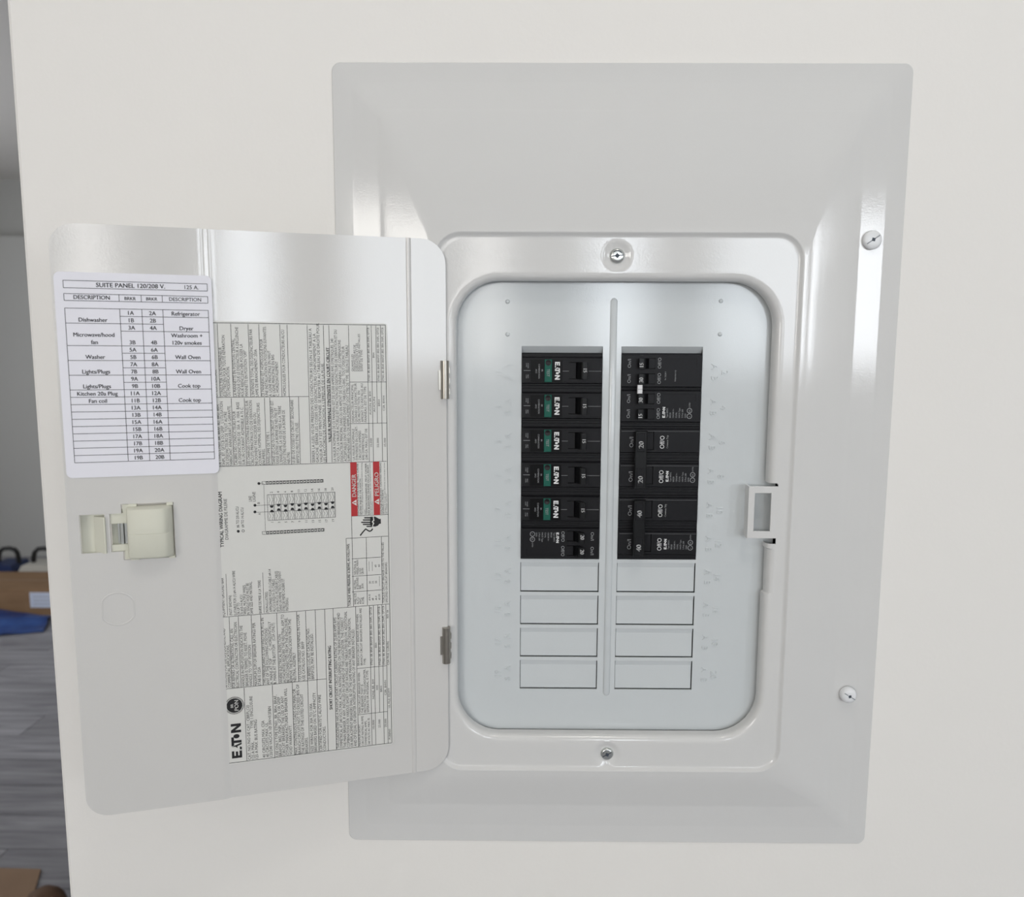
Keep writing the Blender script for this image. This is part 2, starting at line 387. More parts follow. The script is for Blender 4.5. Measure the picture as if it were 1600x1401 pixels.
# ---------------------------------------------------------------- dead front
DY = .004
ROW0, PITCH_ = .0888, .0254
GAP, CW = .0067, .0587
def zr(i): return ROW0 - i*PITCH_
df = MB()
xs = [-.121, -GAP-CW, -GAP, GAP, GAP+CW, .122]
WEB = .0026
zs = [.148, ROW0+.0052, zr(6)]
for i in range(7, 11): zs += [zr(i-1)-WEB, zr(i)]
zs.append(-.205)
for i in range(5):
    for j in range(len(zs)-1):
        hole = i in (1, 3) and (j == 1 or (j >= 3 and j % 2 == 1))
        if hole: continue
        df.face([(xs[i], DY, zs[j]), (xs[i+1], DY, zs[j]), (xs[i+1], DY, zs[j+1]), (xs[i], DY, zs[j+1])], 'dead_paint')
for s in (-1, 1):                                               # sheet edges and the bent flap over the breakers
    a, b_ = s*GAP, s*(GAP+CW)
    df.loft([[(x, y, z) for x, z in ((a, zr(6)), (b_, zr(6)))] for y in (DY, DY+.0014)], 'dead_paint', close=False)
    for x in (a, b_): df.face([(x, DY, zr(6)), (x, DY+.0014, zr(6)), (x, DY+.0014, ROW0+.0052), (x, DY, ROW0+.0052)], 'dead_paint')
    df.face([(a, DY, ROW0+.0052), (b_, DY, ROW0+.0052), (b_, DY+.0042, ROW0+.0004), (a, DY+.0042, ROW0+.0004)], 'dead_paint')
    df.face([(a, DY+.0042, ROW0+.0004), (b_, DY+.0042, ROW0+.0004), (b_, DY+.010, ROW0+.0004), (a, DY+.010, ROW0+.0004)], 'dead_paint')
    for i in range(7, 11):
        zt, zb = zr(i-1)-WEB, zr(i)
        df.loft([[(x, y, z) for x, z in ((a, zb), (b_, zb), (b_, zt), (a, zt))] for y in (DY, DY+.0014)], 'dead_paint')
dead = df.build('dead_front', LC, recalc=False)
dead['label'] = 'recessed inner plate with two columns of breaker openings'
# centre ridge
rg = MB(); N = 10
prof = [(.0026*math.cos(PI*i/N), -.0013*math.sin(PI*i/N)) for i in range(N+1)]
rings_ = []
for z, sc in ((.1285, .05), (.1278, .6), (.1262, 1), (-.168, 1), (-.1696, .6), (-.1703, .05)):
    rings_.append([(.0006+p[0]*sc, DY+p[1]*sc+.0001, z) for p in prof])
rg.loft(rings_, 'dead_paint', close=False); rg.build('center_ridge', dead, smooth=50)
# dimples
dm0 = None
for x, z in ((-.0757, .1255), (-.0757, .1023), (.0771, .1265), (.0773, .103)):
    if dm0 is None:
        d = MB(); d.loft([circ(0, 0, r, y, 14) for r, y in ((.0016, .0001), (.0015, -.0005), (.001, -.0009), (.0001, -.001))], 'dead_paint', cap1=True)
        dm0 = o = d.build('dimple', dead, smooth=60)
    else: o = share(dm0, 'dimple', dead)
    o.location = (x, DY, z)
# stamped circuit numbers
em = MB(); n_ = lambda i: '%d' % i
for r in range(10):
    zc = zr(r)-.0127
    kw = dict(res=2, bold=-.004)
    for s, num in ((-1, 2*r+1), (1, 2*r+2)):
        rd = (0, 0, 1) if s < 0 else (0, 0, -1); ru = (-1, 0, 0) if s < 0 else (1, 0, 0)
        yb = DY-.0006
        for t, px, pz, cap in ((n_(num), s*.0795, zc-.0006, .0046), ('A', s*.0722, zc+.0035, .0046), ('B', s*.0722, zc-.0047, .0046)):
            em.text(t, (px-(.0004 if s < 0 else 0), yb, pz), rd, ru, cap, 'dead_paint', align='c', hs=.95, **kw)
# thicken the stamping into low relief
base_v, base_f, base_m = list(em.v), list(em.f), list(em.m)
me = bpy.data.meshes.new('stamp'); me.from_pydata(em.v, [], em.f)
bm = bmesh.new(); bm.from_mesh(me); bmesh.ops.remove_doubles(bm, verts=bm.verts, dist=1e-6)
r_ = bmesh.ops.extrude_face_region(bm, geom=bm.faces[:])
for v in [g_ for g_ in r_['geom'] if isinstance(g_, bmesh.types.BMVert)]: v.co.y += .0009
bmesh.ops.recalc_face_normals(bm, faces=bm.faces); bm.to_mesh(me); bm.free()
me.materials.append(MATS['dead_paint']); o = bpy.data.objects.new('stamped_numbers', me); COL.objects.link(o); o.parent = dead; o['kind'] = 'stuff'
# filler plates
fp0 = {}
for s in (-1, 1):
    for i in range(7, 11):
        if s not in fp0:
            f = MB(); x0, x1 = (-CW+.0004, -.0006) if s < 0 else (.0004, CW-.0007)
            h = PITCH_-WEB
            P = [(0, h), (.0011, h-.0036), (.0009, .0009), (.0009, .0008)]
            f.loft([[(x, DY+.0002+p[0]+t, p[1]) for p in P] for x, t in ((x0, 0), (x1, 0))], 'dead_paint', close=False)
            f.loft([[(x, DY+.0002+p[0]+.0011, p[1]) for p in P] for x in (x0, x1)], 'dead_paint', close=False)
            f.box(x0, x1, DY+.00105, DY+.0024, .00085, .0013, 'dead_paint')
            fp0[s] = o = f.build('filler_plate', dead, smooth=15, recalc=False)
        else: o = share(fp0[s], 'filler_plate', dead)
        o.location = (s*GAP, 0, zr(i))

# ---------------------------------------------------------------- the open door
HX, HY, TH = -.11871, -.011, .27069
H0 = Vector((HX, HY, 1.22903))
DDX = Vector((-math.cos(TH), -math.sin(TH), 0)); DN = Vector((math.sin(TH), -math.cos(TH), 0))
def ray(x, y): return FW + RT*((x-800)/FPX) - UP*((y-700.5)/FPX)
def duv(x, y, off=0.):                                           # photo pixel -> (u, v) on the door's inner face
    d = ray(x, y); t = ((H0+DN*off-CAM).dot(DN))/d.dot(DN); p = CAM+d*t-H0
    return p.dot(DDX), p.z
DH, DW = .3876, .2452
STEP = .0014
def wprof(u):
    if u < .0240: return 0
    if u < .0275: return .0009*math.sin(PI*(u-.0240)/.0035)
    t = max(0, min(1, (u-.1525)/.0065)); return STEP*t*t*(3-2*t)
def vlim(u):
    r = .017 if u < DW/2 else .0145
    e = u if u < DW/2 else DW-u
    c_ = 0 if e >= r else r-math.sqrt(max(0, r*r-(r-e)**2))
    return c_, DH-c_
us = [0, .0003, .0012, .003, .006, .010, .0135, .017, .0235, .0240, .0246, .0252, .02575, .0263, .0269, .0275, .028, .06, .11, .150, .1525, .1534, .1543, .1552, .15575, .1563, .1572, .1581, .159, .161, .170,
      .1822, .195, .2070, .2137, .2208, .2237, .2307, .2352, .2384, .2400, .2422, .2440, .2449, .2452]
vs = [None, .018, .12, .1748, .1806, .2058, .2118, .30, .369, None]
def hole(u, v):
    if .2237 < u < .2384 and .1806 < v < .2058: return True
    if .2070 < u < .2208 and .1806 < v < .2058: return True
    return .1822 < u < .2137 and .1748 < v < .2118
dr = MB(); nU, nV = len(us), len(vs); TK = .0011
for side in (0, 1):
    for u in us:
        lo, hi = vlim(u)
        e = min(1, min(u, DW-u)/.0008); 
        for v in vs:
            vv = lo if v is vs[0] and v is None and len(dr.v) % nV == 0 else (hi if v is None else v)
            dr.v.append((u, wprof(u)-(TK if side else 0), vv))
k = dr.mi('door_paint')
for side in (0, 1):
    n0 = side*nU*nV
    for i in range(nU-1):
        for j in range(nV-1):
            v0 = .01 if vs[j] is None else vs[j]; v1 = .38 if vs[j+1] is None else vs[j+1]
            if hole((us[i]+us[i+1])/2, (v0+v1)/2): continue
            q = (n0+i*nV+j, n0+(i+1)*nV+j, n0+(i+1)*nV+j+1, n0+i*nV+j+1)
            dr.f.append(q if side else q[::-1]); dr.m.append(k)
# edges: outer rim and hole rims = edges used once
cnt = {}
for f in dr.f:
    for a, b_ in zip(f, f[1:]+f[:1]): cnt[(min(a, b_), max(a, b_))] = cnt.get((min(a, b_), max(a, b_)), 0)+1
for (a, b_), c_ in list(cnt.items()):
    if c_ == 1 and a < nU*nV:
        dr.f.append((a, b_, b_+nU*nV, a+nU*nV)); dr.m.append(k)
door = dr.build('door', LC, smooth=25)
door.location = (HX, HY, 1.22903-1.45); door.rotation_euler = (0, 0, PI+TH)
door['label'] = 'open panel door carrying the circuit directory and wiring label'

# latch: bulged housing, finger tab, spring strip (local axes: x = u, y = towards the room, z = up)
lh = MB()
def bul(v): 
    return 1
rings_ = []
for v, s_ in ((.1762, .0), (.1764, .75), (.1772, .92), (.179, 1), (.193, 1), (.1932, .985), (.1934, 1), (.2075, 1), (.2092, .92), (.2100, .75), (.2102, 0)):
    pr = [(.2128, -.004), (.2128, .0045), (.2118, .0072), (.2095, .0086), (.205, .0092), (.1925, .0096), (.1885, .0092), (.1862, .0078), (.1843, .0045), (.1832, .001), (.1832, -.004)]
    rings_.append([(.1832+(p[0]-.1832)*.899, STEP-.004+(p[1]+.004)*(s_ if p[1] > -.003 else 1), v) for p in pr])
lh.loft(rings_, 'latch_plastic', close=False)
for v0, v1 in ((.2102, .2118), (.1748, .1762)):
    for u0, u1 in ((.1824, .1862), (.2042, .2092)): lh.box(u0, u1, STEP-.002, STEP+.0016, v0, v1, 'latch_plastic')
lh.build('latch_housing', door, smooth=35)
lt = MB()
lt.box(.2065, .2212, STEP-.0075, STEP-.0065, .1790, .2075, 'latch_plastic')
lt.box(.2065, .2130, STEP-.0065, STEP-.0008, .1752, .1812, 'latch_plastic')
lt.box(.2065, .2130, STEP-.0065, STEP-.0008, .2050, .2114, 'latch_plastic')
lt.box(.2030, .2206, STEP-.0065, STEP-.0012, .1990, .2056, 'latch_plastic'); lt.box(.2030, .2206, STEP-.0065, STEP-.0012, .1808, .1850, 'latch_plastic')
lt.build('latch_slide', door)
sp = MB()
for u0, u1, dy in ((.2135, .2152, 0), (.2112, .2130, -.0012), (.2160, .2172, -.002)): sp.box(u0, u1, STEP-.006+dy, STEP-.0024+dy, .1850, .1990, 'zinc')
sp.build('spring_strip', door)
ft = MB()
ft.box(.2225, .2392, STEP-.0062, STEP-.0054, .1790, .2072, 'latch_plastic')
ft.prism([(.2237, STEP-.0058), (.2312, STEP-.0058), (.2306, STEP-.0030), (.2240, STEP+.0018), (.2233, STEP+.0018), (.2233, STEP-.001)], .1802, .2040, 'latch_plastic')
ft.build('finger_tab', door)
# round knock-out score: a thin raised ring with flats
ko = MB(); n = 40; inner, outer = [], []
for i in range(n):
    a = 2*PI*i/n
    for r, L_s in ((.0104, inner), (.0114, outer)):
        x = max(-.0094-(r-.0104), min(.0086+(r-.0104), r*math.cos(a))); L_s.append((.2190+x, STEP, .1424+r*math.sin(a)))
mid = [((p[0]+q[0])/2, STEP+.0005, (p[2]+q[2])/2) for p, q in zip(inner, outer)]
ko.loft([[(p[0], STEP+.0001, p[2]) for p in inner], mid, [(p[0], STEP+.0001, p[2]) for p in outer]], 'door_paint')
ko.build('knockout_ring', door, smooth=80)

# hinges
for v0, v1 in ((.2775, .3043), (.0828, .1100)):
    hg = MB(); n = 20
    pr = [(.0012+.0030*math.cos(2*PI*i/n), .0010+.0030*math.sin(2*PI*i/n)) for i in range(n)]
    hg.prism(pr, v0, v1, 'hinge_steel')
    hg.box(.0026, .0056, -.0002, .0012, v0+.0064, v1-.0068, 'hinge_steel')
    for k_ in range(3):
        zc = v0+(k_+.7)*(v1-v0)/3.6
        hg.box(-.0024, .0010, -.002, .0012, zc-.0022, zc+.0022, 'hinge_steel')
    o = hg.build('hinge', LC, smooth=40); o.location = door.location; o.rotation_euler = door.rotation_euler
    o['label'] = 'rolled bare steel hinge barrel'

# ---------------------------------------------------------------- circuit directory card
PAPW = STEP+.0006
cdm = MB()
def rrect(x0, x1, z0, z1, r, y, n=5):
    p = []
    for cx, cz, a0 in ((x1-r, z1-r, 0), (x0+r, z1-r, PI/2), (x0+r, z0+r, PI), (x1-r, z0+r, 1.5*PI)):
        p += [(cx+r*math.cos(a0+PI/2*i/n), y, cz+r*math.sin(a0+PI/2*i/n)) for i in range(n+1)]
    return p
ring_f = rrect(.1530, .2438, .2300, .3582, .0035, PAPW); ring_b = [(p[0], PAPW-.0003, p[2]) for p in ring_f]
cdm.loft([ring_b, ring_f], 'paper_card', cap0=True, cap1=True)
INK = PAPW+.00012
def ln(mb, u0, v0, u1, v1, wd, m, y=None):
    y = INK if y is None else y
    if abs(u0-u1) < abs(v0-v1): mb.face([(u0-wd/2, y, v0), (u0+wd/2, y, v0), (u1+wd/2, y, v1), (u1-wd/2, y, v1)], m)
    else: mb.face([(u0, y, v0-wd/2), (u1, y, v1-wd/2), (u1, y, v1+wd/2), (u0, y, v0+wd/2)], m)
def frame(mb, u0, u1, v0, v1, wd, m, y=None):
    for a in ((u0, v0, u1, v0), (u0, v1, u1, v1), (u0, v0, u0, v1), (u1, v0, u1, v1)): ln(mb, *a, wd, m, y)
Zc = lambda x, y: duv(70+.2998*x, 340+.2998*y, STEP)
def card_txt(t, u, v, cap, width=None, bold=.055, hs=.98):
    cdm.text(t, (u, INK, v), (-1, 0, 0), (0, 0, 1), cap, 'ink_card', width=width, hs=hs, align='c', bold=bold, res=3)
TU0, TU1 = .2386, .1556                                           # table left and right edge
TV1, TV0 = .3362, .2397
UH = (TV1-TV0)/21
cu = [TU0] + [sum(Zc(*p)[0] for p in ps)/2 for ps in (((390, 480), (438, 1268)), ((505, 480), (550, 1266)), ((615, 483), (656, 1262)))] + [TU1]
LW = .00032
frame(cdm, TU0, TU1, .3485, .3530, LW, 'ink_card'); frame(cdm, TU0, TU1, .3408, .3450, LW, 'ink_card')
for x in cu[1:4]: ln(cdm, x, .3408, x, .3450, LW, 'ink_card')
card_txt('SUITE PANEL 120/208 V.', .2005, .3494, .0026, width=.0395); card_txt('125 A.', .1650, .3494, .0024, bold=.03)
hc = [(cu[i]+cu[i+1])/2 for i in range(4)]
card_txt('DESCRIPTION', hc[0], .3418, .0024, width=.0203); card_txt('BRKR', hc[1], .3418, .0019); card_txt('BRKR', hc[2], .3418, .0019); card_txt('DESCRIPTION', hc[3], .3418, .0022, width=.0190, bold=.03)
frame(cdm, TU0, TU1, TV0, TV1, LW, 'ink_card')
for x in cu[1:4]: ln(cdm, x, TV0, x, TV1, LW, 'ink_card')
def cells(col, items):
    r = 0
    for txt, h in items:
        r += h; v = TV1-r*UH
        if r < 21: ln(cdm, cu[col], v, cu[col+1], v, LW, 'ink_card')
        if txt:
            lines = txt.split('|')
            for k_, t in enumerate(reversed(lines)): card_txt(t, hc[col], v+.0010+k_*UH, .0024)
cells(0, [('Dishwasher', 2), ('Microwave/hood|fan', 3), ('Washer', 2), ('Lights/Plugs', 2), ('Lights/Plugs', 2), ('Kitchen 20a Plug', 1), ('Fan coil', 1)]+[('', 1)]*8)
for c_, base in ((1, 1), (2, 2)):
    it = []
    for k_ in range(10):
        nn = base+2*k_
        it += [('%dA' % nn, 1), ('%dB' % nn, 2 if k_ == 1 else 1)]
    cells(c_, it)
cells(3, [('Refrigerator', 1), ('Dryer', 2), ('Washroom +|120v smokes', 2), ('Wall Oven', 2), ('Wall Oven', 2), ('Cook top', 2), ('Cook top', 2)]+[('', 1)]*8)
o = cdm.build('circuit_directory', door, recalc=False); o['label'] = 'white printed circuit directory sheet with a table of breakers'

# ---------------------------------------------------------------- wiring label
LBW = .0003
lb_ = MB(); LU0, LU1, LV0, LV1 = .0410, .1572, .0245, .3296
rf = rrect(LU0, LU1, LV0, LV1, .0022, LBW)
lb_.loft([[(p[0], .0001, p[2]) for p in rf], rf], 'paper_label', cap1=True)
INKL = LBW+.0001
Z2 = lambda x, y: duv(300+.2125*x, 480+.2124*y); Z3 = lambda x, y: duv(320+.2*x, 720+.2*y); Z4 = lambda x, y: duv(320+.2*x, 940+.2*y)
Zg = lambda x, y: duv(340+.1*x, 860+.1*y); Zd = lambda x, y: duv(540+.1071*x, 710+.1071*y); ZP = lambda x, y: duv(x, y)
RWD = .00030
def ru(Z, a, b_, wd=RWD):                                         # rule along v
    p, q = Z(*a), Z(*b_); u = (p[0]+q[0])/2; ln(lb_, u, p[1], u, q[1], wd, 'ink', INKL)
def rv(Z, a, b_, wd=RWD):                                         # rule along u
    p, q = Z(*a), Z(*b_); v = (p[1]+q[1])/2; ln(lb_, p[0], v, q[0], v, wd, 'ink', INKL)
def blk(Z, lines, first, last, li, yend, cap, bold=.0, m='ink', y=None):
    if isinstance(lines, str): lines = [lines]
    p = Z(*first); q = Z(*last)
    f = 0 if len(lines) == 1 else li/(len(lines)-1)
    xe = first[0]+(last[0]-first[0])*f; e = Z(xe, yend)
    u_li = p[0]+(q[0]-p[0])*f; v_li = p[1]+(q[1]-p[1])*f
    c = cap*{Zg: .1, Zd: .1071}.get(Z, .2)*.00044
    vs_, _ = glyphs(lines[li], 0, 2); nat = max(v[0] for v in vs_)-min(v[0] for v in vs_)
    hs = abs(e[1]-v_li)/(nat*c/CAPH)
    vst = min(p[1], q[1]) if abs(p[1]-q[1]) < .004 else None
    for i, t in enumerate(lines):
        t_ = 0 if len(lines) == 1 else i/(len(lines)-1)
        u = p[0]+(q[0]-p[0])*t_; v = vst if vst is not None else p[1]+(q[1]-p[1])*t_
        lb_.text(t, (u, INKL if y is None else y, v), (0, 0, 1), (1, 0, 0), c, m, hs=hs, bold=bold, res=2)
frame(lb_, .0422, .1562, .0256, .3285, RWD*1.2, 'ink', INKL)
# lower block rules
rv(Z4, (152, 680), (948, 600)); rv(ZP, (345.4, 965), (608, 942))
for a, b_ in (((330, 1240), (307, 670)), ((545, 1218), (530, 648)), ((700, 1193), (683, 630)), ((820, 1180), (803, 617)), ((890, 1170), (877, 607)), ((963, 1160), (938, 57)),
              ((1027, 1150), (1003, 50)), ((1200, 1130), (1178, 35)), ((1305, 1115), (1287, 30)), ((1335, 1112), (1317, 28)), ((1367, 862), (1350, 25)), ((1400, 1108), (1385, 22)), ((1430, 1105), (1415, 20)),
              ((213, 670), (190, 118)), ((282, 665), (262, 112)), ((383, 655), (362, 105)), ((455, 650), (437, 98)), ((580, 635), (562, 88)), ((733, 620), (718, 75)), ((803, 617), (787, 70)), ((877, 607), (862, 62))):
    ru(Z4, a, b_)
rv(Z4, (1195, 880), (1425, 855)); rv(Z4, (1190, 520), (1418, 497))
CP = 22
for L_b in (
    (['APPROVED FOR USE ON DOMESTIC AND', 'COMMERCIAL APPLICATIONS.'], (178, 668), (206, 665), 0, 205),
    (['FOR REPAIRS OR ALTERATIONS, CALL AN', 'ELECTRICAL CONTRACTOR OR ELECTRICIAN.'], (240, 668), (270, 665), 1, 150),
    (['HANDLE IN MID-POSITION INDICATES THE', 'BREAKER IS TRIPPED. TO RESET, MOVE', 'HANDLE TO "OFF" POSITION'], (313, 657), (372, 650), 0, 182),
    (['MAXIMUM SUM OF BREAKER RATINGS PER', 'STAB IS 125A'], (412, 655), (440, 648), 0, 160),
    (['THIS PANELBOARD IS CERTIFIED FOR MTG IN', 'ANY OF THE FOLLOWING POSITIONS:', 'A. MAINS AT TOP         C. HORIZONTALLY', 'B. MAINS AT THE BOTTOM    (CSA ONLY)'], (478, 645), (560, 636), 0, 122),
    (['WHERE ELECTRICAL INSPECTION', 'AUTHORITIES REQUIRE THE NEUTRAL ASM TO', 'BE DISCONNECTED FROM THE ENCLOSURE,', 'REMOVE THE BONDING SCREW FROM THE', 'NEUTRAL ASSEMBLY'], (608, 630), (715, 620), 1, 95),
    (['TO CLOSE UNUSED OPENINGS IN COVER', 'USE CATALOG NO. BRFP'], (755, 615), (785, 612), 0, 95),
    (['SUBFEED LUG KIT CATALOG NO.', 'BRPSF125, MAY BE INSTALLED.'], (828, 603), (855, 600), 0, 203),
    (['CAT. NO./NO DE CAT.: CBRPL120', '125 A MAX.             TYPE 1 ENCLOSURE', '125 A MAX. BUS RATING'], (362, 1227), (418, 1222), 0, 800),
    (['40 CIRCUITS MAX. CSA', '40 CIRCUITS MAX. UL', '120/240 VAC/CA 1Ø 3W+F/3F&N'], (475, 1212), (530, 1206), 2, 812),
    (['USE ONLY TYPE ETN01, BR, BRH, BRAF,', 'BRAFGF, BRD, DNPL, GFTCB OR GFEP', 'CIRCUIT BREAKERS. THE USE OF ANY', "OTHER MANUFACTURER'S BREAKER WILL", 'VOID WARRANTY.'], (577, 1200), (685, 1190), 3, 670),
    (['MAX. CONTINUOUS LOADS ON MAIN OR', 'BRANCH CIRCUITS NOT TO EXCEED 80% OF', 'THE RATINGS OF THE LISTED CIRCUIT', 'BREAKERS.'], (725, 1188), (808, 1178), 1, 640),
    (['SIZE WIRING FOR 30A TO 100A', 'BREAKERS BASED ON 75°C AMPACITY.'], (850, 1168), (878, 1165), 1, 700),
    (['CERTIFIED FOR 60/75°C AL/CU WIRE', 'CONDUCTORS.'], (918, 1162), (948, 1158), 0, 722),
    (['THIS LOADCENTER HAS A MAXIMUM SHORT CIRCUIT CURRENT RATING OF 25,000 AMPS RMS', 'SYMMETRICAL AT 240 VOLTS MAX. ACTUAL RATING DEPENDS ON THE BRANCH BREAKERS AND', 'THE MAIN BREAKER, IF ANY, INSTALLED IN OR AHEAD OF THIS LOADCENTER. THE CORRECT',
      'COMBINATIONS FOR VARIOUS SHORT CIRCUIT RATINGS ARE TABULATED BELOW. ADDITIONAL', 'OR REPLACEMENT BREAKERS SHALL BE OF THE SAME MANUFACTURER, TYPE DESIGNATION,', 'AND OF EQUAL OR GREATER INTERRUPTING RATING OF ANY BREAKER INSTALLED.'], (1052, 1140), (1187, 1125), 1, 80)):
    blk(Z4, *L_b, CP)
blk(Z4, 'SHORT CIRCUIT INTERRUPTING RATING', (998, 838), (998, 838), 0, 340, 23, bold=.08)
for L_b in ((['MAXIMUM SHORT', 'CIRCUIT RATING IN RMS', 'SYMMETRICAL AMPS,', '240 VOLTS AC MAX. IS:'], (1218, 1120), (1292, 1112), 1, 888),
            (['MAIN CIRCUIT BREAKER WHEN', 'THE BREAKER THAT IS', 'PROTECTING THIS LOADCENTER,', 'SEPERATE OR INTEGRAL, IS TYPE:'], (1218, 868), (1283, 860), 3, 530),
            (['BRANCH CIRCUIT BREAKER AND WHEN', 'BRANCH CIRCUIT BREAKERS INSTALLED ARE', 'TYPE:'], (1208, 495), (1258, 490), 1, 48)):
    blk(Z4, *L_b, 17)
BRS = 'ETN01, BR, BRAF, BRAFGF, BRD, BRH, DNPL, GFTCB'
for t, x, y, e in (('10,000', 1325, 990, 920), ('22,000', 1372, 980, 915), ('25,000', 1420, 975, 910), ('NONE, BR, BW', 1324, 755, 600), ('NONE', 1353, 685, 648), ('BRH', 1385, 700, 655), ('CSR, BWH', 1419, 725, 610),
                   (BRS, 1312, 490, 40), ('BRH', 1344, 355, 318), (BRS, 1376, 490, 35), (BRS, 1408, 487, 30), ('CSA FILE: LUR096', 1440, 490, 305), ('REV. 04', 1436, 125, 62), ('UL FILE: E52977', 1448, 825, 670), ('PUB8960', 1452, 1070, 990)):
    blk(Z4, t, (x, y), (x, y), 0, e, 16)
# maker's mark: letters drawn as polygons on a 5.6 x 1 box, returned as point lists
def eaton():
    P = []
    for x0, y0, x1, y1 in ((0, 0, .34, 1), (.34, 0, 1.0, .24), (.34, .39, .92, .61), (.34, .76, 1.0, 1)): P.append([(x0, y0), (x1, y0), (x1, y1), (x0, y1)])
    P.append([(1.12, 0), (1.50, 0), (1.56, .20), (1.17, .20)]); P.append([(1.38, .42), (1.66, .42), (1.86, 0), (2.1, 0), (1.62, 1), (1.60, .62)])
    P.append([(1.78, .74), (2.95, .74), (2.95, 1), (1.70, 1)]); P.append([(2.12, 0), (2.47, 0), (2.47, .74), (2.12, .74)])
    P.append([(3.05+.30*math.cos(2*PI*i/20), .48+.30*math.sin(2*PI*i/20)) for i in range(20)])
    for q in ([(3.55, 0), (3.90, 0), (3.90, 1), (3.55, 1)], [(4.45, 0), (4.80, 0), (4.80, 1), (4.45, 1)], [(3.90, 1), (4.45, .42), (4.45, 0), (3.90, .58)]): P.append(q)
    return P
EAT = eaton()
def logo(mb, o, dr_, du_, length, height, m):
    o, dr_, du_ = Vector(o), Vector(dr_), Vector(du_)
    for p in EAT: mb.face([o+dr_*(x/4.8*length)+du_*(y*height) for x, y in p], m)
p = Z4(288, 1213); q = Z4(280, 945); p2 = Z4(210, 1213)
logo(lb_, (p[0]-.0004, INKL, p[1]), (0, 0, 1), (1, 0, 0), q[1]-p[1], abs(p2[0]-p[0])*1.02, 'ink')
c0 = Z4(232, 808); R_ = .0052
lb_.face([(c0[0]+R_*math.cos(2*PI*i/36), INKL, c0[1]+R_*math.sin(2*PI*i/36)) for i in range(36)], 'ink')
for i in range(40):
    a = 2*PI*i/40; d = .06
    lb_.face([(c0[0]+r*math.cos(a+s_), INKL, c0[1]+r*math.sin(a+s_)) for r, s_ in ((R_*1.07, -d), (R_*1.24, -d*.5), (R_*1.24, d*.5), (R_*1.07, d))], 'ink')
lb_.text('BR', (c0[0]+.0008, INKL+.0001, c0[1]), (0, 0, 1), (1, 0, 0), .0017, 'paper_label', align='c', bold=.05)
lb_.text('PON', (c0[0]-.0026, INKL+.0001, c0[1]), (0, 0, 1), (1, 0, 0), .0026, 'paper_label', align='c', bold=.05)
# middle block
rv(ZP, (341, 729), (547, 722)); rv(ZP, (547, 722), (604, 720.5))
blk(Z3, 'TYPICAL WIRING DIAGRAM', (150, 672), (150, 672), 0, 240, 25, bold=.07); blk(Z3, 'DIAGRAMME DE FILERIE', (185, 612), (185, 612), 0, 293, 23)
blk(Z3, '#6 TO 2/0 AL/CU', (270, 520), (270, 520), 0, 355, 20); blk(Z3, '#4 TO 14 AL/CU', (308, 518), (308, 518), 0, 362, 20)
blk(Z3, 'LINE', (367, 315), (367, 315), 0, 272, 21); blk(Z3, 'LIGNE', (397, 315), (397, 315), 0, 240, 21); blk(Z3, 'A', (437, 420), (437, 420), 0, 405, 18); blk(Z3, 'B', (430, 333), (430, 333), 0, 321, 18)
def disc(Z, x, y, r, m='ink', yy=None): 
    c_ = Z(x, y); lb_.face([(c_[0]+r*math.cos(2*PI*i/18), INKL if yy is None else yy, c_[1]+r*math.sin(2*PI*i/18)) for i in range(18)], m)
for x, y in ((262, 548), (392, 397), (392, 345), (423, 175), (300, 545)): disc(Z3, x, y, .00095)
disc(Z3, 300, 545, .00062, 'paper_label', INKL+.00005)
TW = .00018
rv(Z3, (392, 397), (1010, 376), TW*1.2); rv(Z3, (392, 345), (1010, 322), TW*1.2); rv(Z3, (423, 175), (460, 173), TW); ru(Z3, (460, 175), (475, 560), TW)
for (ax, ay), (bx, by) in (((447, 174), (925, 152)), ((450, 563), (933, 535))):
    pa, pb = Z3(ax, ay), Z3(bx, by); v = (pa[1]+pb[1])/2; h = .0010
    frame(lb_, pa[0], pb[0], v-h, v+h, TW*1.4, 'ink', INKL)
    for i in range(17):
        u = pa[0]+(pb[0]-pa[0])*(i+1.5)/18.; lb_.face([(u-.00085, INKL, v-h), (u+.00085, INKL, v-h), (u+.00085, INKL, v+h), (u-.00085, INKL, v+h)], 'ink')
        lb_.face([(u-.00042, INKL+.00005, v-.0005), (u+.00042, INKL+.00005, v-.0005), (u+.00042, INKL+.00005, v+.0005), (u-.00042, INKL+.00005, v+.0005)], 'paper_label')
ta, tb_ = Z3(487, 265), Z3(1018, 240); ba, bb = Z3(495, 465), Z3(1020, 437)
tv, bv = (ta[1]+tb_[1])/2, (ba[1]+bb[1])/2; u0, u1 = (ta[0]+ba[0])/2, (tb_[0]+bb[0])/2
frame(lb_, u0, u1, bv, tv, TW*1.4, 'ink', INKL)
va, vb = (Z3(700, 386)[1]), (Z3(700, 334)[1]); mid_v = (va+vb)/2; st_u = (u1-u0)/10
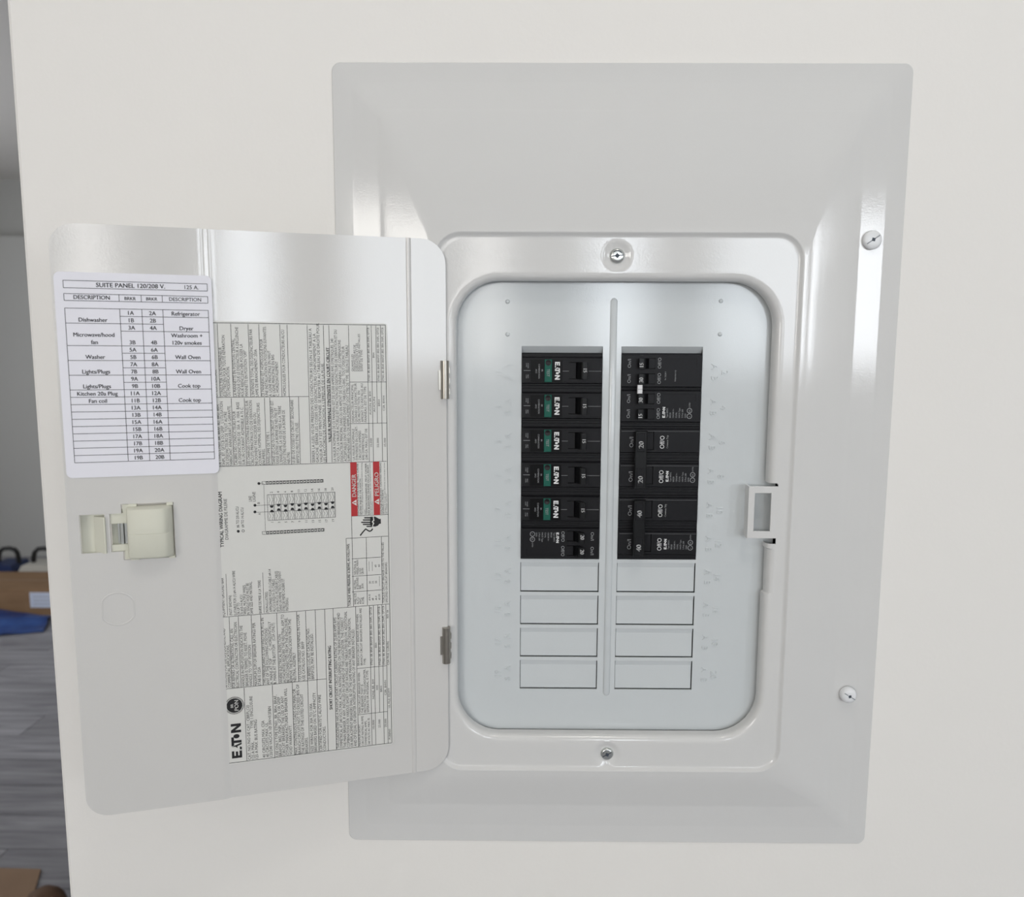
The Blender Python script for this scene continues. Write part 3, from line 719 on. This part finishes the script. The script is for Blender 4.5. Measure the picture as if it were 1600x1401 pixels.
for i in range(10):
    ua = u0+st_u*i; uc = ua+st_u*.6
    for off in (.0, -.12): ln(lb_, ua+st_u*(1+off), bv, ua+st_u*(1+off), tv, TW, 'ink', INKL)
    for s_, vlo, vhi in ((1, vb, tv), (-1, bv, va)):
        for sh in (.22, .62):                                     # breaker arcs
            pts = []; L_ = vhi-vlo; ux = ua+st_u*sh
            for k_ in range(9):
                a = PI*k_/8; pts.append((ux+st_u*.17*math.sin(a), vlo+L_*(.25+.5*k_/8)))
            for (x_, y_), (x2, y2) in zip(pts, pts[1:]):
                n_x, n_y = y2-y_, -(x2-x_); l_ = math.hypot(n_x, n_y); n_x, n_y = n_x/l_*TW/2, n_y/l_*TW/2
                lb_.face([(x_-n_x, INKL, y_-n_y), (x_+n_x, INKL, y_+n_y), (x2+n_x, INKL, y2+n_y), (x2-n_x, INKL, y2-n_y)], 'ink')
            ln(lb_, ux, vlo, ux, vlo+L_*.25, TW, 'ink', INKL); ln(lb_, ux, vlo+L_*.75, ux, vhi, TW, 'ink', INKL)
    vv = mid_v+(.0004 if i % 2 else -.0004); hw = st_u*.27
    for s_ in (-1, 1):
        lb_.face([(uc-hw, INKL+.00004, vv+s_*.0024), (uc+hw, INKL+.00004, vv+s_*.0024), (uc+hw, INKL+.00004, vv+s_*.0019), (uc+hw*.5, INKL+.00004, vv+s_*.0007), (uc-hw*.5, INKL+.00004, vv+s_*.0007), (uc-hw, INKL+.00004, vv+s_*.0019)], 'ink')
    lb_.face([(uc-hw*.3, INKL+.00006, vv-.0005), (uc+hw*.3, INKL+.00006, vv-.0005), (uc+hw*.3, INKL+.00006, vv+.0005), (uc-hw*.3, INKL+.00006, vv+.0005)], 'paper_label')
    lb_.text(str(2*i+2), (uc-.0008, INKL, tv+.0011), (0, 0, 1), (1, 0, 0), .0016, 'ink', align='l', res=1)
    lb_.text(str(2*i+1), (uc-.0008, INKL, bv-.0012), (0, 0, 1), (1, 0, 0), .0016, 'ink', align='r', res=1)
blk(Zg, 'EQUIPMENT GROUND BAR', (118, 1022), (118, 1022), 0, 420, 42); ru(Zg, (130, 360), (158, 1012), TW*1.3)
blk(Zg, '(NOT SHOWN)', (228, 1005), (228, 1005), 0, 695, 40)
blk(Zg, ['SUITABLE FOR (1) #4-14 AL/CU WIRE', 'OR UP TO', '(3) #10-14 AL/CU', 'WIRES. MULTIPLE WIRES', 'IN SINGLE HOLE MUST BE', 'SAME SIZE AND MATERIAL.'], (300, 1008), (555, 986), 0, 310, 40)
blk(Zg, 'BARRE DE MISE A LA TERRE', (690, 975), (690, 975), 0, 460, 40); ru(Zg, (705, 340), (728, 972), TW*1.3)
blk(Zg, '(NON-ILLUSTREE)', (795, 965), (795, 965), 0, 640, 40)
blk(Zg, ['APPROPRIEE POUR (1) CABLE #4-14', "AL/CU JUSQU'A (3) CABLES", '#10-14 AL/CU. PLUSIEURS CABLES', 'DANS UN MEME TROU DOIVENT', 'ETRE DE MEME CALIBRE ET', 'MATERIAU.'], (855, 955), (1110, 935), 0, 285, 40)
ru(Z3, (1102, 605), (1118, 1138)); ru(Z3, (1142, 10), (1157, 1133)); rv(Z3, (1102, 605), (1432, 585))
ru(Z3, (1260, 598), (1270, 1125)); ru(Z3, (1378, 590), (1388, 1115))
for a, b_ in (((1150, 900), (1378, 885)), ((1150, 1020), (1382, 1006)), ((1148, 765), (1375, 748))): rv(Z3, a, b_)
blk(Z3, 'TORQUE WIRE PRESSURE SCREWS, AS FOLLOWS:', (1140, 1130), (1140, 1130), 0, 645, 19, bold=.06)
blk(Z3, ['WIRE SIZE', 'AL/CU', 'AWG', 'KCMIL'], (1184, 1118), (1244, 1112), 0, 1030, 17); blk(Z3, ['NEUTRAL', '& GROUND', 'BAR', 'LB-IN'], (1183, 1000), (1240, 992), 1, 905, 17)
blk(Z3, ['NEUTRAL &', 'PANEL MAIN', 'LUGS', 'LB-IN'], (1183, 885), (1240, 877), 1, 770, 17)
blk(Z3, ['#14-10', '#8', '#6-4', '#2-2/0'], (1294, 1088), (1370, 1080), 0, 1040, 15); blk(Z3, ['20', '25', '35'], (1297, 957), (1345, 952), 0, 937, 15); blk(Z3, ['60', '60'], (1341, 827), (1367, 825), 0, 808, 15)
ru(Z3, (1283, 860), (1283, 783), TW); ru(Z3, (1308, 858), (1308, 785), TW); ru(Z3, (1365, 975), (1363, 898), TW)
blk(Z3, ['TORQUE CIRCUIT BREAKER LUGS TO THE VALUES', 'SPECIFIED ON CIRCUIT BREAKERS.'], (1405, 1105), (1428, 1102), 0, 635, 16)
# danger block
def rect(Z, pts, m, yy): 
    q = [Z(*p_) for p_ in pts]; lb_.face([(a, yy, b_) for a, b_ in q], m)
du0 = (Zd(64, 110)[0]+Zd(84, 890)[0])/2; du1 = (Zd(160, 110)[0]+Zd(176, 890)[0])/2; dv0, dv1 = (Zd(85, 893)[1]+Zd(612, 876)[1])/2, (Zd(64, 112)[1]+Zd(600, 100)[1])/2
pu0 = (Zd(397, 105)[0]+Zd(412, 880)[0])/2; pu1 = (Zd(490, 105)[0]+Zd(505, 878)[0])/2
for a, b_ in ((du0, du1), (pu0, pu1)): lb_.face([(a, INKL+.00003, dv0), (b_, INKL+.00003, dv0), (b_, INKL+.00003, dv1), (a, INKL+.00003, dv1)], 'red')
ln(lb_, du0, dv0, .0422, dv0, RWD, 'ink', INKL)
WY = INKL+.0001
for a, b_, t, y0_, y1_ in ((du0, du1, 'DANGER', 612, 285), (pu0, pu1, 'PELIGRO', 598, 258)):
    v0 = Zd(480 if t[0] == 'P' else 150, y0_)[1]; v1 = Zd(480 if t[0] == 'P' else 150, y1_)[1]; h = abs(b_-a)
    lb_.text(t, (b_+h*.18, WY, v0), (0, 0, 1), (1, 0, 0), h*.62, 'paper_label', width=v1-v0, bold=.05, res=3)
    vt = v0-.0042
    lb_.face([(b_+h*.14, WY, vt-.0022), (b_+h*.14, WY, vt+.0022), (b_+h*.88, WY, vt)], 'paper_label')
    lb_.face([(b_+h*.22, WY+.00004, vt-.0003), (b_+h*.22, WY+.00004, vt+.0003), (b_+h*.62, WY+.00004, vt+.0003), (b_+h*.62, WY+.00004, vt-.0003)], 'red')
blk(Zd, ['HAZARDOUS VOLTAGE. WILL CAUSE', 'SEVERE INJURY OR DEATH.'], (199, 880), (234, 878), 0, 130, 24, bold=.03)
blk(Zd, ['Turn power off supplying this equipment before working', 'inside.'], (256, 875), (288, 873), 0, 122, 17)
blk(Zd, ['TENSION DANGEREUSE. PEUT CAUSER', 'DES BLESSURES GRAVES OU LA MORT.'], (318, 876), (352, 873), 0, 125, 24, bold=.03)
blk(Zd, ["Coupez l'alimentation de cet equipement avant", "d'y travailler."], (374, 870), (398, 868), 0, 120, 17)
blk(Zd, ['VOLTAJE PELIGROSO. CAUSARA HERIDAS', 'SEVERAS O MUERTE.'], (530, 866), (558, 863), 0, 115, 22, bold=.03)
blk(Zd, ['Apague la energia que alimenta este equipo antes', 'de trabajar adentro.'], (582, 862), (604, 860), 0, 118, 15)
def dpoly(pts, m='ink', yy=None): lb_.face([(Zd(*p_)[0], INKL if yy is None else yy, Zd(*p_)[1]) for p_ in pts], m)
dpoly([(360, 905), (430, 903), (470, 925), (490, 938), (512, 935), (515, 1005), (492, 1008), (470, 1035), (430, 1050), (375, 1040), (355, 1020)])
for x0, y_, x1 in ((275, 920, 380), (255, 952, 380), (230, 986, 380), (255, 1016, 380), (308, 1045, 390)):
    dpoly([(x0, y_-9), (x1, y_-10), (x1, y_+10), (x0, y_+9), (x0-8, y_)])
dpoly([(398, 905), (408, 904), (420, 960), (400, 975), (418, 1000), (392, 1048), (383, 1048), (398, 1003), (380, 975), (402, 955)], 'paper_label', INKL+.0001)
pl = [(212, 1180), (250, 1130), (292, 1083), (325, 1105), (350, 1118), (378, 1105), (392, 1080)]
for a, b_ in zip(pl, pl[1:]):
    dx, dy = b_[0]-a[0], b_[1]-a[1]; l_ = math.hypot(dx, dy); nx, ny = -dy/l_*9, dx/l_*9
    dpoly([(a[0]-nx, a[1]-ny), (a[0]+nx, a[1]+ny), (b_[0]+nx+dx*.1, b_[1]+ny+dy*.1), (b_[0]-nx+dx*.1, b_[1]-ny+dy*.1)])
# upper block
rv(Z2, (170, 663), (858, 655))
for a, b_ in (((185, 120), (208, 660)), ((285, 122), (305, 660)), ((412, 124), (432, 660)), ((490, 125), (510, 660)), ((645, 127), (662, 660)), ((698, 128), (715, 660)), ((843, 130), (877, 1145)), ((963, 131), (993, 1142)), ((1003, 132), (1033, 1140)), ((1148, 133), (1173, 1138)),
              ((1287, 134), (1303, 1135)), ((1318, 134), (1333, 1133)), ((1352, 134), (1362, 852)), ((1386, 134), (1400, 1132)),
              ((290, 668), (308, 1163)), ((385, 667), (403, 1162)), ((532, 665), (550, 1160)), ((570, 664), (590, 1158)), ((715, 660), (735, 1155)), ((780, 658), (800, 1150))): ru(Z2, a, b_)
rv(Z2, (1160, 552), (1425, 547)); rv(Z2, (1165, 856), (1430, 850))
for L_b in (
    ('ET COMMERCIALE.', (188, 655), (188, 655), 0, 455),
    (['CONSULTER UN ENTREPRENEUR', 'ELECTRICIEN POUR TOUTE REPARATION', 'OU MODIFICATION.'], (233, 655), (283, 655), 1, 205),
    (['LA MANNETTE EN POSITION CENTRAL,', 'INDIQUE QUE LE DISJONCTEUR A DECLENCHE', 'POUR REENCLENCHER POUSSER LA', 'MANNETTE EN POSITION "OFF"'], (330, 655), (413, 655), 1, 145),
    (["L'INTENSITE TOTAL DES DISJONCTEURS PAR", 'LAME DE BRANCHEMENT: 200A'], (460, 655), (489, 655), 0, 160),
    (['CE PANNEAU EST HOMOLOGUE POUR', 'UNE INSTALLATION EN POSITIONS SUIVANTES:', 'A: LIGNE PRINCIPALE EN HAUT', 'B: LIGNE PRINCIPALE EN BAS', 'C: HORIZONTALEMENT'], (534, 655), (640, 652), 1, 140),
    ('HOMOLOGUES POUR CONDUCTEURS AL/CU', (692, 650), (692, 650), 0, 165),
    (['DE TYPES ETN01, BR, BRAF, BD, BRD, BRH,', "DNPL, BT, GFTCB OU GFEP.  L'UTILISATION", 'DE DISJONCTEURS DE TOUT AUTRE', 'FABRICANT ANNULERAIT LA GARANTE.'], (218, 1165), (300, 1160), 0, 710),
    (['CALIBRE DES CONDUCTEURS POUR', 'LES DISJONCTEURS DE  30A  A  100A  BASE', 'SUR UN COURANT ADMISSIBLE A 75 C.'], (335, 1160), (393, 1155), 1, 695),
    (['LES CHARGES CONTINUES MAXIMALES SUR', 'CIRCUITS PRINCIPAUX OU DE DERIVATION', 'NE DOIVENT PAS EXCEDER 80% DU', 'COURANT NOMINAL DES DISJONCTEURS', 'ENUMERES.'], (430, 1160), (540, 1155), 0, 685),
    ('ENVELOPPE DE TYPE 1.', (577, 1155), (577, 1155), 0, 910),
    (['DANS LES CAS OU UN CIRCUIT OUVERT EST', 'EXIGE ENTRE LA BORNE DE NEUTRE ET', "L'ENVELOPPE, LA VIS DE MISE A LA TERRE", 'DOIT ETRE ENLEVEE DE LA BORNE DE', 'NEUTRE.'], (613, 1150), (722, 1145), 0, 685),
    (['LE JEU DE COSSES DE CIRCUIT SECONDAIRE', 'BRPSF125 PEUT ÊTRE UTILISÉ.'], (758, 1145), (789, 1142), 0, 680),
    (['SERRER LA (LES) VIS DE PRESSION DES CONDUCTEURS SELON LE TABLEAU A', 'GAUCHE. SERRER LES COSSES DES DISJONCTEURS CONFORMEMENT A LA', 'VALEUR QUI Y EST MENTIONNEE. SE REPORTER AU TABLEAU DE DROITE POUR', "LES RACCORDS DE MANCHON A L'EPREUVE DE LA PLUIE."], (905, 1140), (988, 1138), 0, 155),
    (['LA VALEUR NOMINALE DE CE PANNEAU EST DE 25,000 AMPERES RMS SYMETRIQUES, 240', 'VOLTS CA. LA VALEUR ACTUELLE EST FONCTION DES DISJONCTEURS DE DERIVATION ET DU', 'DISJONCTEUR PRINCIPAL DANS OU EN AMONT DE CE PANNEAU. LES COMBINAISONS', 'ACCEPTABLES SONT ENUMEREES DANS LE TABLEAU CI-BAS.  TOUT DISJONCTEUR', 'SUPPLEMENTAIRE OU DE REMPLACEMENT DOIT ETRE DE TYPE  SELON LE TABLEAU'], (1060, 1135), (1165, 1130), 1, 165)):
    blk(Z2, *L_b, 21)
blk(Z2, "VALEUR NOMINALE D'INTENSITE EN COURT-CIRCUIT", (1024, 990), (1024, 990), 0, 295, 22, bold=.08)
blk(Z2, ['LA VALEUR NOMINALE', "D'INTENSITE EN COURT-", 'CIRCUIT EN AMPERES', 'RMS SYMMETRIQUE', '(240 CA. MAX.), EST DE:'], (1198, 1122), (1292, 1118), 1, 872, 18)
blk(Z2, ['DISJONCTEUR PRINCIPAL', 'QUAND LE DISJONCTEUR', 'DE PROTECTION  EN', 'AMONT OU INSTALLE AU', 'PANNEAU, EST DE TYPE:'], (1192, 845), (1285, 842), 0, 565, 18)
blk(Z2, ['QUAND LES', 'DISJONCTEURS DE', 'DERIVATION ET LES', 'DISJONCTEURS INSTALLES', 'SONT DE TYPE:'], (1188, 470), (1256, 462), 3, 190, 15)
for t, x, y, e in (('10,000', 1324, 1025, 962), ('22,000', 1374, 1030, 960), ('25,000', 1425, 1025, 960), ('AUCUN, BR, BW', 1319, 790, 615), ('AUCUN', 1348, 770, 660), ('BRH', 1382, 725, 678), ('CSR, BWH', 1418, 760, 650), (BRS, 1309, 540, 150), (BRS, 1379, 540, 150), (BRS, 1412, 540, 150), ('BRH', 1342, 370, 335)):
    blk(Z2, t, (x, y), (x, y), 0, e, 15)
o = lb_.build('wiring_label', door, recalc=False); o['label'] = 'black printed wiring instructions with two red danger bars'

# ================================================================== circuit breakers
# drawn in the left column's sense: x = length towards the panel's middle, y = depth (front is -y), z = up; lettering reads downwards
RD, RUU = (0, 0, -1), (1, 0, 0)
FY = -.0022                                                       # front of the raised face, relative to the dead front
def bt(mb, t, x, z, cap, m='print_grey', width=None, y=FY-.0001, bold=.0, align='l', hs=.9):
    mb.text(t, (x, y, z), RD, RUU, cap, m, width=width, bold=bold, align=align, hs=hs, res=2)
def pole_body(zc, parent, face=(-.0087, .0087), holes=()):
    """moulded case of one pole with shoulders; the raised face has recesses (x0,x1,z0,z1) for the handles"""
    b = MB(); h = .0252/2; m = 'breaker_black'
    b.prism([(.0010, zc-h), (.0010, zc-h+.0018), (-.0002, zc-h+.0022), (-.0002, zc+h-.0026), (.0010, zc+h-.0022), (.0010, zc+h), (.045, zc+h), (.045, zc-h)], -.0291, .0291, m, axis='x')
    f0, f1 = zc+face[0], zc+face[1]
    xs_ = sorted(set([-.0285, .0285]+[q for hh in holes for q in hh[:2]])); zs_ = sorted(set([f0, f1]+[q for hh in holes for q in hh[2:]]))
    for i in range(len(xs_)-1):
        for j in range(len(zs_)-1):
            cx, cz = (xs_[i]+xs_[i+1])/2, (zs_[j]+zs_[j+1])/2
            if any(hh[0] < cx < hh[1] and hh[2] < cz < hh[3] for hh in holes): continue
            b.face([(xs_[i], FY, zs_[j]), (xs_[i+1], FY, zs_[j]), (xs_[i+1], FY, zs_[j+1]), (xs_[i], FY, zs_[j+1])], m)
    b.loft([[(x, FY, z) for x, z in ((-.0285, f0), (.0285, f0), (.0285, f1), (-.0285, f1))], [(x, -.0001, z) for x, z in ((-.0289, f0-.0008), (.0289, f0-.0008), (.0289, f1+.0008), (-.0289, f1+.0008))]], m)
    for hh in holes:
        b.loft([[(x, y, z) for x, z in ((hh[0], hh[2]), (hh[1], hh[2]), (hh[1], hh[3]), (hh[0], hh[3]))] for y in (FY, FY+.0019)], 'breaker_dark')
        b.face([(hh[0], FY+.0019, hh[2]), (hh[1], FY+.0019, hh[2]), (hh[1], FY+.0019, hh[3]), (hh[0], FY+.0019, hh[3])], 'breaker_dark')
    # moulding beads along the shoulders
    for z in (zc-h+.0030, zc+h-.0034): b.box(-.0288, .0288, -.0006, 0, z-.0003, z+.0003, m)
    return b.build('case', parent, smooth=20)
def toggle(parent, x0, x1, z0, z1, hgt, num, cap, nz=None, lean=.003):
    t = MB(); y = FY+.0015
    t.prism([(x0, y), (x1-.001, y), (x1+lean*.9, FY-hgt*.85), (x1+lean*.8, FY-hgt), (x0+lean+.0006, FY-hgt), (x0+lean*.9, FY-hgt*.92)], z0, z1, 'handle_black')
    # trough floor beside the lever
    t.box(x0-.0052, x0-.0004, FY+.0003, FY+.0018, z0+.0002, z1-.0002, 'breaker_black')
    bt(t, num, x0+lean+.0009, nz if nz is not None else (z0+z1)/2+.002, cap, 'print_white', y=FY-hgt-.0001, bold=.06)
    return t.build('toggle', parent, smooth=25)
def afci(row, label):
    z = 1.45+zr(row)-.0127; R = empty('circuit_breaker', (-GAP-CW/2, DY, z))
    tag(R, label, 'circuit breaker', 'arc fault breakers in the odd column')
    sl = (.0050, .0150, -.0058, .0066)
    pole_body(0, R, (-.0085, .0092), [sl])
    p = MB(); p.box(-.0229, .0001, FY-.0003, FY-.00002, -.0078, .0082, 'breaker_gloss'); pl_ = p.build('label_plate', R)
    t = MB(); Y = FY-.0004
    bt(t, 'COMBINATION', -.0172, .0050, .0011, width=.0104, y=Y); bt(t, 'BR', -.0150, .0012, .0011, y=Y); bt(t, 'AFCI', -.0193, .0014, .0011, y=Y)
    for zc in (.0056, -.0026):
        for k_ in range(2): bt(t, ('LOAD', 'POWER')[0] if zc > 0 else 'LOAD', -.0262+.0012*k_, zc, .0008, y=FY-.0001) if k_ == 0 else bt(t, 'POWER' if zc > 0 else 'NEUT', -.0250, zc, .0008, y=FY-.0001)
    t.box(-.0278, -.0225, FY-.0002, FY, .0002, .00045, 'print_grey')
    t.box(.0190, .0284, FY-.00015, FY, -.0001, .0001, 'print_grey'); t.box(.0003, .0048, FY-.00015, FY, -.0001, .0001, 'print_grey')
    for zc in (-.0079, .0079): t.box(-.0282, .0284, FY-.0001, FY, zc-.0001, zc+.0001, 'breaker_dark')
    logo(t, (-.0053, Y, .0066), RD, RUU, .0128, .0036, 'print_white')
    t.build('lettering', pl_, recalc=False)
    g_ = MB(); g_.box(-.0128, -.0074, FY-.0009, FY-.0002, -.0080, .0083, 'test_green', ch=.0003)
    bt(g_, 'TEST', -.0111, .0014, .0019, 'print_grey', y=FY-.00095)
    tbn = g_.build('test_button', R)
    l_ = MB(); l_.loft([[(p_[0], p_[1], p_[2]) for p_ in circ(-.0101, .0060, r, y, 18)] for r, y in ((.0021, FY-.0008), (.0021, FY-.0012), (.0015, FY-.0012), (.0011, FY-.0010))], 'led_dark', cap1=True)
    l_.build('indicator_lens', tbn, smooth=40)
    toggle(R, .0102, .0146, -.0054, .0062, .0062, '15', .0026, nz=.0018, lean=.0036)
    return R
A_L = ['arc fault breaker with green test button, topmost in the odd column', 'arc fault breaker with green test button, second from the top in the odd column',
       'arc fault breaker with green test button, third from the top in the odd column', 'arc fault breaker with green test button, fourth from the top in the odd column',
       'arc fault breaker with green test button directly above the twin breaker']
for i in range(5): afci(i, A_L[i])
SMALL = ['Type BRDC', 'BR220', '120/240 V~', 'CU/AL', 'HACR Type', '2 Pole 240', 'SWD', 'Listed']
def fine(t, x, z, first=True, n=7):
    logo(t, (x, FY-.0001, z), RD, RUU, .0078, .0020, 'print_white')
    for k_ in range(n): bt(t, SMALL[k_ % 8], x-.0022*(k_+.9), z, .0011, 'print_grey')
    xc = x-.0022*(n+.9)-.0002
    for zc in (z-.0012, z-.0052):
        for r, m_, dy in ((.0019, 'print_grey', .0001), (.0015, 'breaker_black', .00013)): t.face(circ(xc, zc, r, FY-dy, 18), m_)
    bt(t, 'c', xc-.0006, z-.0007, .0012, 'print_grey', y=FY-.0002); bt(t, 'UL', xc-.0006, z-.0042, .0012, 'print_grey', y=FY-.0002)
    bt(t, 'LISTED', xc-.0004, z-.0076, .0009, 'print_grey')
def twin_pole(R, zc, nums, lettering):
    hz = ((zc+.0014, zc+.0092), (zc-.0096, zc-.0018))
    c_ = pole_body(zc, R, (-.0112, .0108), [(.0050, .0150, a, b_) for a, b_ in hz])
    t = MB()
    for (a, b_), n__ in zip(hz, nums):
        m_ = (a+b_)/2
        toggle(R, .0100, .0145, a+.0003, b_-.0003, .0058, n__, .0028, nz=m_+.0023, lean=.0036)
        bt(t, 'Off/O', .0008, b_-.0003, .0024, width=.0078); bt(t, 'On/I', .0226, b_-.0008, .0023, width=.0062)
    if lettering: fine(t, -.0030, zc+.0080)
    else: bt(t, 'For 120/240 V', -.0030, zc+.006, .0011, width=.006); bt(t, 'Independent trip', -.0100, zc+.007, .0011, width=.008)
    frame_pts = ((-.0250, -.0015, zc-.0092, zc-.0090), (-.0250, -.0248, zc-.0092, zc-.004))
    for x0, x1, z0, z1 in frame_pts: t.box(x0, x1, FY-.00012, FY, z0, z1, 'breaker_dark')
    t.build('lettering', c_, recalc=False)
# twin in the odd column
R = empty('circuit_breaker', (-GAP-CW/2, DY, 1.45+zr(5)-.0127)); tag(R, 'twin 20 amp breaker with two small toggles below the green test buttons', 'circuit breaker')
twin_pole(R, 0, ('20', '20'), True)
XR = GAP+CW/2
# quad in the even column (turned half round, so the local top is the lower one in the panel)
R = empty('circuit_breaker', (XR, DY, 1.45+zr(1)), (0, PI, 0)); tag(R, 'quad breaker with four small toggles and a white tie on the middle pair', 'circuit breaker')
twin_pole(R, .0127, ('15', '30'), True); twin_pole(R, -.0127, ('30', '15'), False)
t = MB(); t.box(.0150, .0185, FY-.0072, FY-.0050, -.0032, .0030, 'tie_white', ch=.0004); t.box(.0152, .0183, FY-.0074, FY-.0072, -.0003, .0000, 'print_grey'); t.build('handle_tie', R)
def double(row, amps, label):
    R = empty('circuit_breaker', (XR, DY, 1.45+zr(row)), (0, PI, 0)); tag(R, label, 'circuit breaker')
    for zc in (.0127, -.0127):
        c_ = pole_body(zc, R, (-.0088, .0078), [(.0046, .0178, zc-.0070, zc+.0062)])
        t = MB(); bt(t, 'On/I', .0196, zc+.0044, .0028, width=.0076); bt(t, 'Off/O', -.0030, zc+.0052, .0032, 'print_white', width=.0094)
        if zc < 0: bt(t, 'Common Trip', -.0058, zc+.0050, .0013, 'print_white', width=.0096, bold=.03)
        else: fine(t, -.0068, zc+.0042)
        t.box(-.0284, .0284, FY-.0001, FY, zc-.0075, zc-.0074, 'print_grey')
        t.build('lettering', c_, recalc=False)
    t = MB(); z0, z1 = -.0205, .0210
    t.prism([(.0094, FY+.0015), (.0170, FY+.0015), (.0192, FY-.005), (.0186, FY-.0064), (.0112, FY-.0064), (.0104, FY-.0058)], z0, z1, 'handle_black')
    for zc in (.0127, -.0127):
        t.box(.0124, .0176, FY-.0067, FY-.0063, zc-.0066, zc+.0068, 'breaker_black', ch=.0002)
        bt(t, amps, .0132, zc+.0042, .0034, 'print_white', y=FY-.0068, width=.0050, bold=.06)
        t.box(.0050, .0094, FY+.0005, FY+.0018, zc-.0066, zc+.0058, 'breaker_black')
    t.build('toggle_bar', R, smooth=25)
double(3, '20', 'double 20 amp breaker with one joined toggle bar, beneath the white tie breaker')
double(5, '40', 'double 40 amp breaker with one joined toggle bar, directly above the blank fillers')

# ================================================================== the room beyond the wall's end
def onz(x, y, z=0.):
    d = ray(x, y); return CAM + d*((z-CAM.z)/d.z)
# long carton on the floor
B0 = onz(110, 961); by = B0.y
bx = empty('cardboard_box', (-3.0, by, 0)); tag(bx, 'long brown cardboard carton with a white shipping sticker by the far wall', 'box')
c = MB(); c.box(-.75, .55, 0, .36, 0, .158, 'cardboard', ch=.002); c.build('carton_body', bx)
c = MB(); c.box(-.10, .32, -.0012, 0, .046, .138, 'sheet_label')
for k_ in range(3): c.box(-.08, .02+.06*(k_ % 2), -.0018, -.0012, .066+.022*k_, .069+.022*k_, 'print_grey')
o = c.build('shipping_sticker', bx); sx = onz(48, 961).x+3.0; o.location = (sx+.10, 0, 0)
c = MB(); c.box(-.75, .55, .165, .195, .158, .1595, 'kraft'); c.build('packing_tape', bx)
# two cases with loop handles behind the carton
def case(px, label, m, hw):
    X = CAM.x + ray(px, 890).x/ray(px, 890).y*(by+.55-CAM.y)
    R = empty('carrying_case', (X, by+.40, 0)); tag(R, label, 'case')
    c = MB(); c.prism([(-hw, 0), (hw, 0), (hw, .15), (hw*.8, .185), (-hw*.8, .185), (-hw, .15)], 0, .18, m, axis='y'); c.build('case_body', R)
    c = MB(); rings_ = []
    path = [(-.066, .175), (-.064, .215), (-.054, .250), (-.030, .272), (.010, .276), (.044, .268), (.062, .245), (.066, .210), (.066, .175)]
    for i, (x, z) in enumerate(path):
        a = path[max(0, i-1)]; b_ = path[min(len(path)-1, i+1)]; tx, tz = b_[0]-a[0], b_[1]-a[1]; l_ = math.hypot(tx, tz); nx, nz = -tz/l_, tx/l_
        rings_.append([(x+nx*.014*math.cos(k_*PI/5), .09+.016*math.sin(k_*PI/5), z+nz*.014*math.cos(k_*PI/5)) for k_ in range(10)])
    c.loft(rings_, 'rubber_black', cap0=True, cap1=True); c.build('loop_handle', R, smooth=50)
case(24, 'dark blue case with a thick black loop handle behind the carton', 'case_blue', .085)
case(78, 'pale case with a thick black loop handle behind the carton', 'case_white', .11)
# crumpled blue sheet in front of the carton
def crumple(name, poly, nx, ny, zfun, m, thick=.004):
    b = MB(); g_ = []
    for i in range(nx+1):
        for j in range(ny+1):
            s_, t_ = i/nx, j/ny
            x = (poly[0][0]*(1-s_)+poly[1][0]*s_)*(1-t_)+(poly[3][0]*(1-s_)+poly[2][0]*s_)*t_
            y = (poly[0][1]*(1-s_)+poly[1][1]*s_)*(1-t_)+(poly[3][1]*(1-s_)+poly[2][1]*s_)*t_
            g_.append((x, y, max(.001, zfun(s_, t_))))
    n = len(g_); b.v = g_+[(p_[0], p_[1], max(0, p_[2]-thick)) for p_ in g_]; k_ = b.mi(m)
    for i in range(nx):
        for j in range(ny):
            q = (i*(ny+1)+j, (i+1)*(ny+1)+j, (i+1)*(ny+1)+j+1, i*(ny+1)+j+1); b.f += [q, tuple(x+n for x in reversed(q))]; b.m += [k_, k_]
    edge = [i*(ny+1) for i in range(nx+1)]+[nx*(ny+1)+j for j in range(1, ny+1)]+[i*(ny+1)+ny for i in range(nx-1, -1, -1)]+[j for j in range(ny-1, 0, -1)]
    for a, b2 in zip(edge, edge[1:]+edge[:1]): b.f.append((a, b2, b2+n, a+n)); b.m.append(k_)
    return b.build(name, smooth=35)
P = [onz(-110, 1003), onz(68, 988), onz(80, 964), onz(-110, 964)]
bs = crumple('plastic_sheet', [(p_.x, p_.y) for p_ in P], 26, 16,
             lambda s_, t_: .010+.050*math.exp(-((s_-.50)/.28)**2-((t_-.88)/.28)**2)+.050*math.exp(-((t_-.22-.42*s_)/.13)**2)*(1-.45*s_)+.004*math.sin(s_*17+t_*7)*math.cos(t_*11-s_*5), 'blue_film')
tag(bs, 'crumpled blue plastic sheet on the grey floor before the carton', 'plastic sheet')
# cardboard sheet and dark bundle near the wall's end
P = [onz(-120, 1420), onz(48, 1415), onz(64, 1360), onz(-120, 1355)]
b = MB(); zt = [(p_.x, p_.y) for p_ in P]
b.loft([[(x, y, 0) for x, y in zt], [(x, y, .006) for x, y in zt]], 'kraft', cap0=True, cap1=True)
tag(b.build('cardboard_sheet'), 'flat brown cardboard sheet lying on the grey floor', 'cardboard')
cb = onz(72, 1412, .02); b = MB(); rings_ = []
for k_, (z, s_) in enumerate(((0, .90), (.018, 1.02), (.04, .96), (.056, .72), (.064, .35), (.066, .05))):
    rings_.append([(cb.x+.055*s_*math.cos(a)*(1+.10*math.sin(3*a+k_)), cb.y+.040*s_*math.sin(a)*(1+.08*math.cos(5*a+k_)), z) for a in [2*PI*i/28 for i in range(28)]])
b.loft(rings_, 'cardboard_dark', cap0=True, cap1=True)
tag(b.build('brown_bundle', smooth=50), 'small dark brown rounded bundle beside the flat cardboard', 'bundle')
bpy.data.objects.remove(_to)
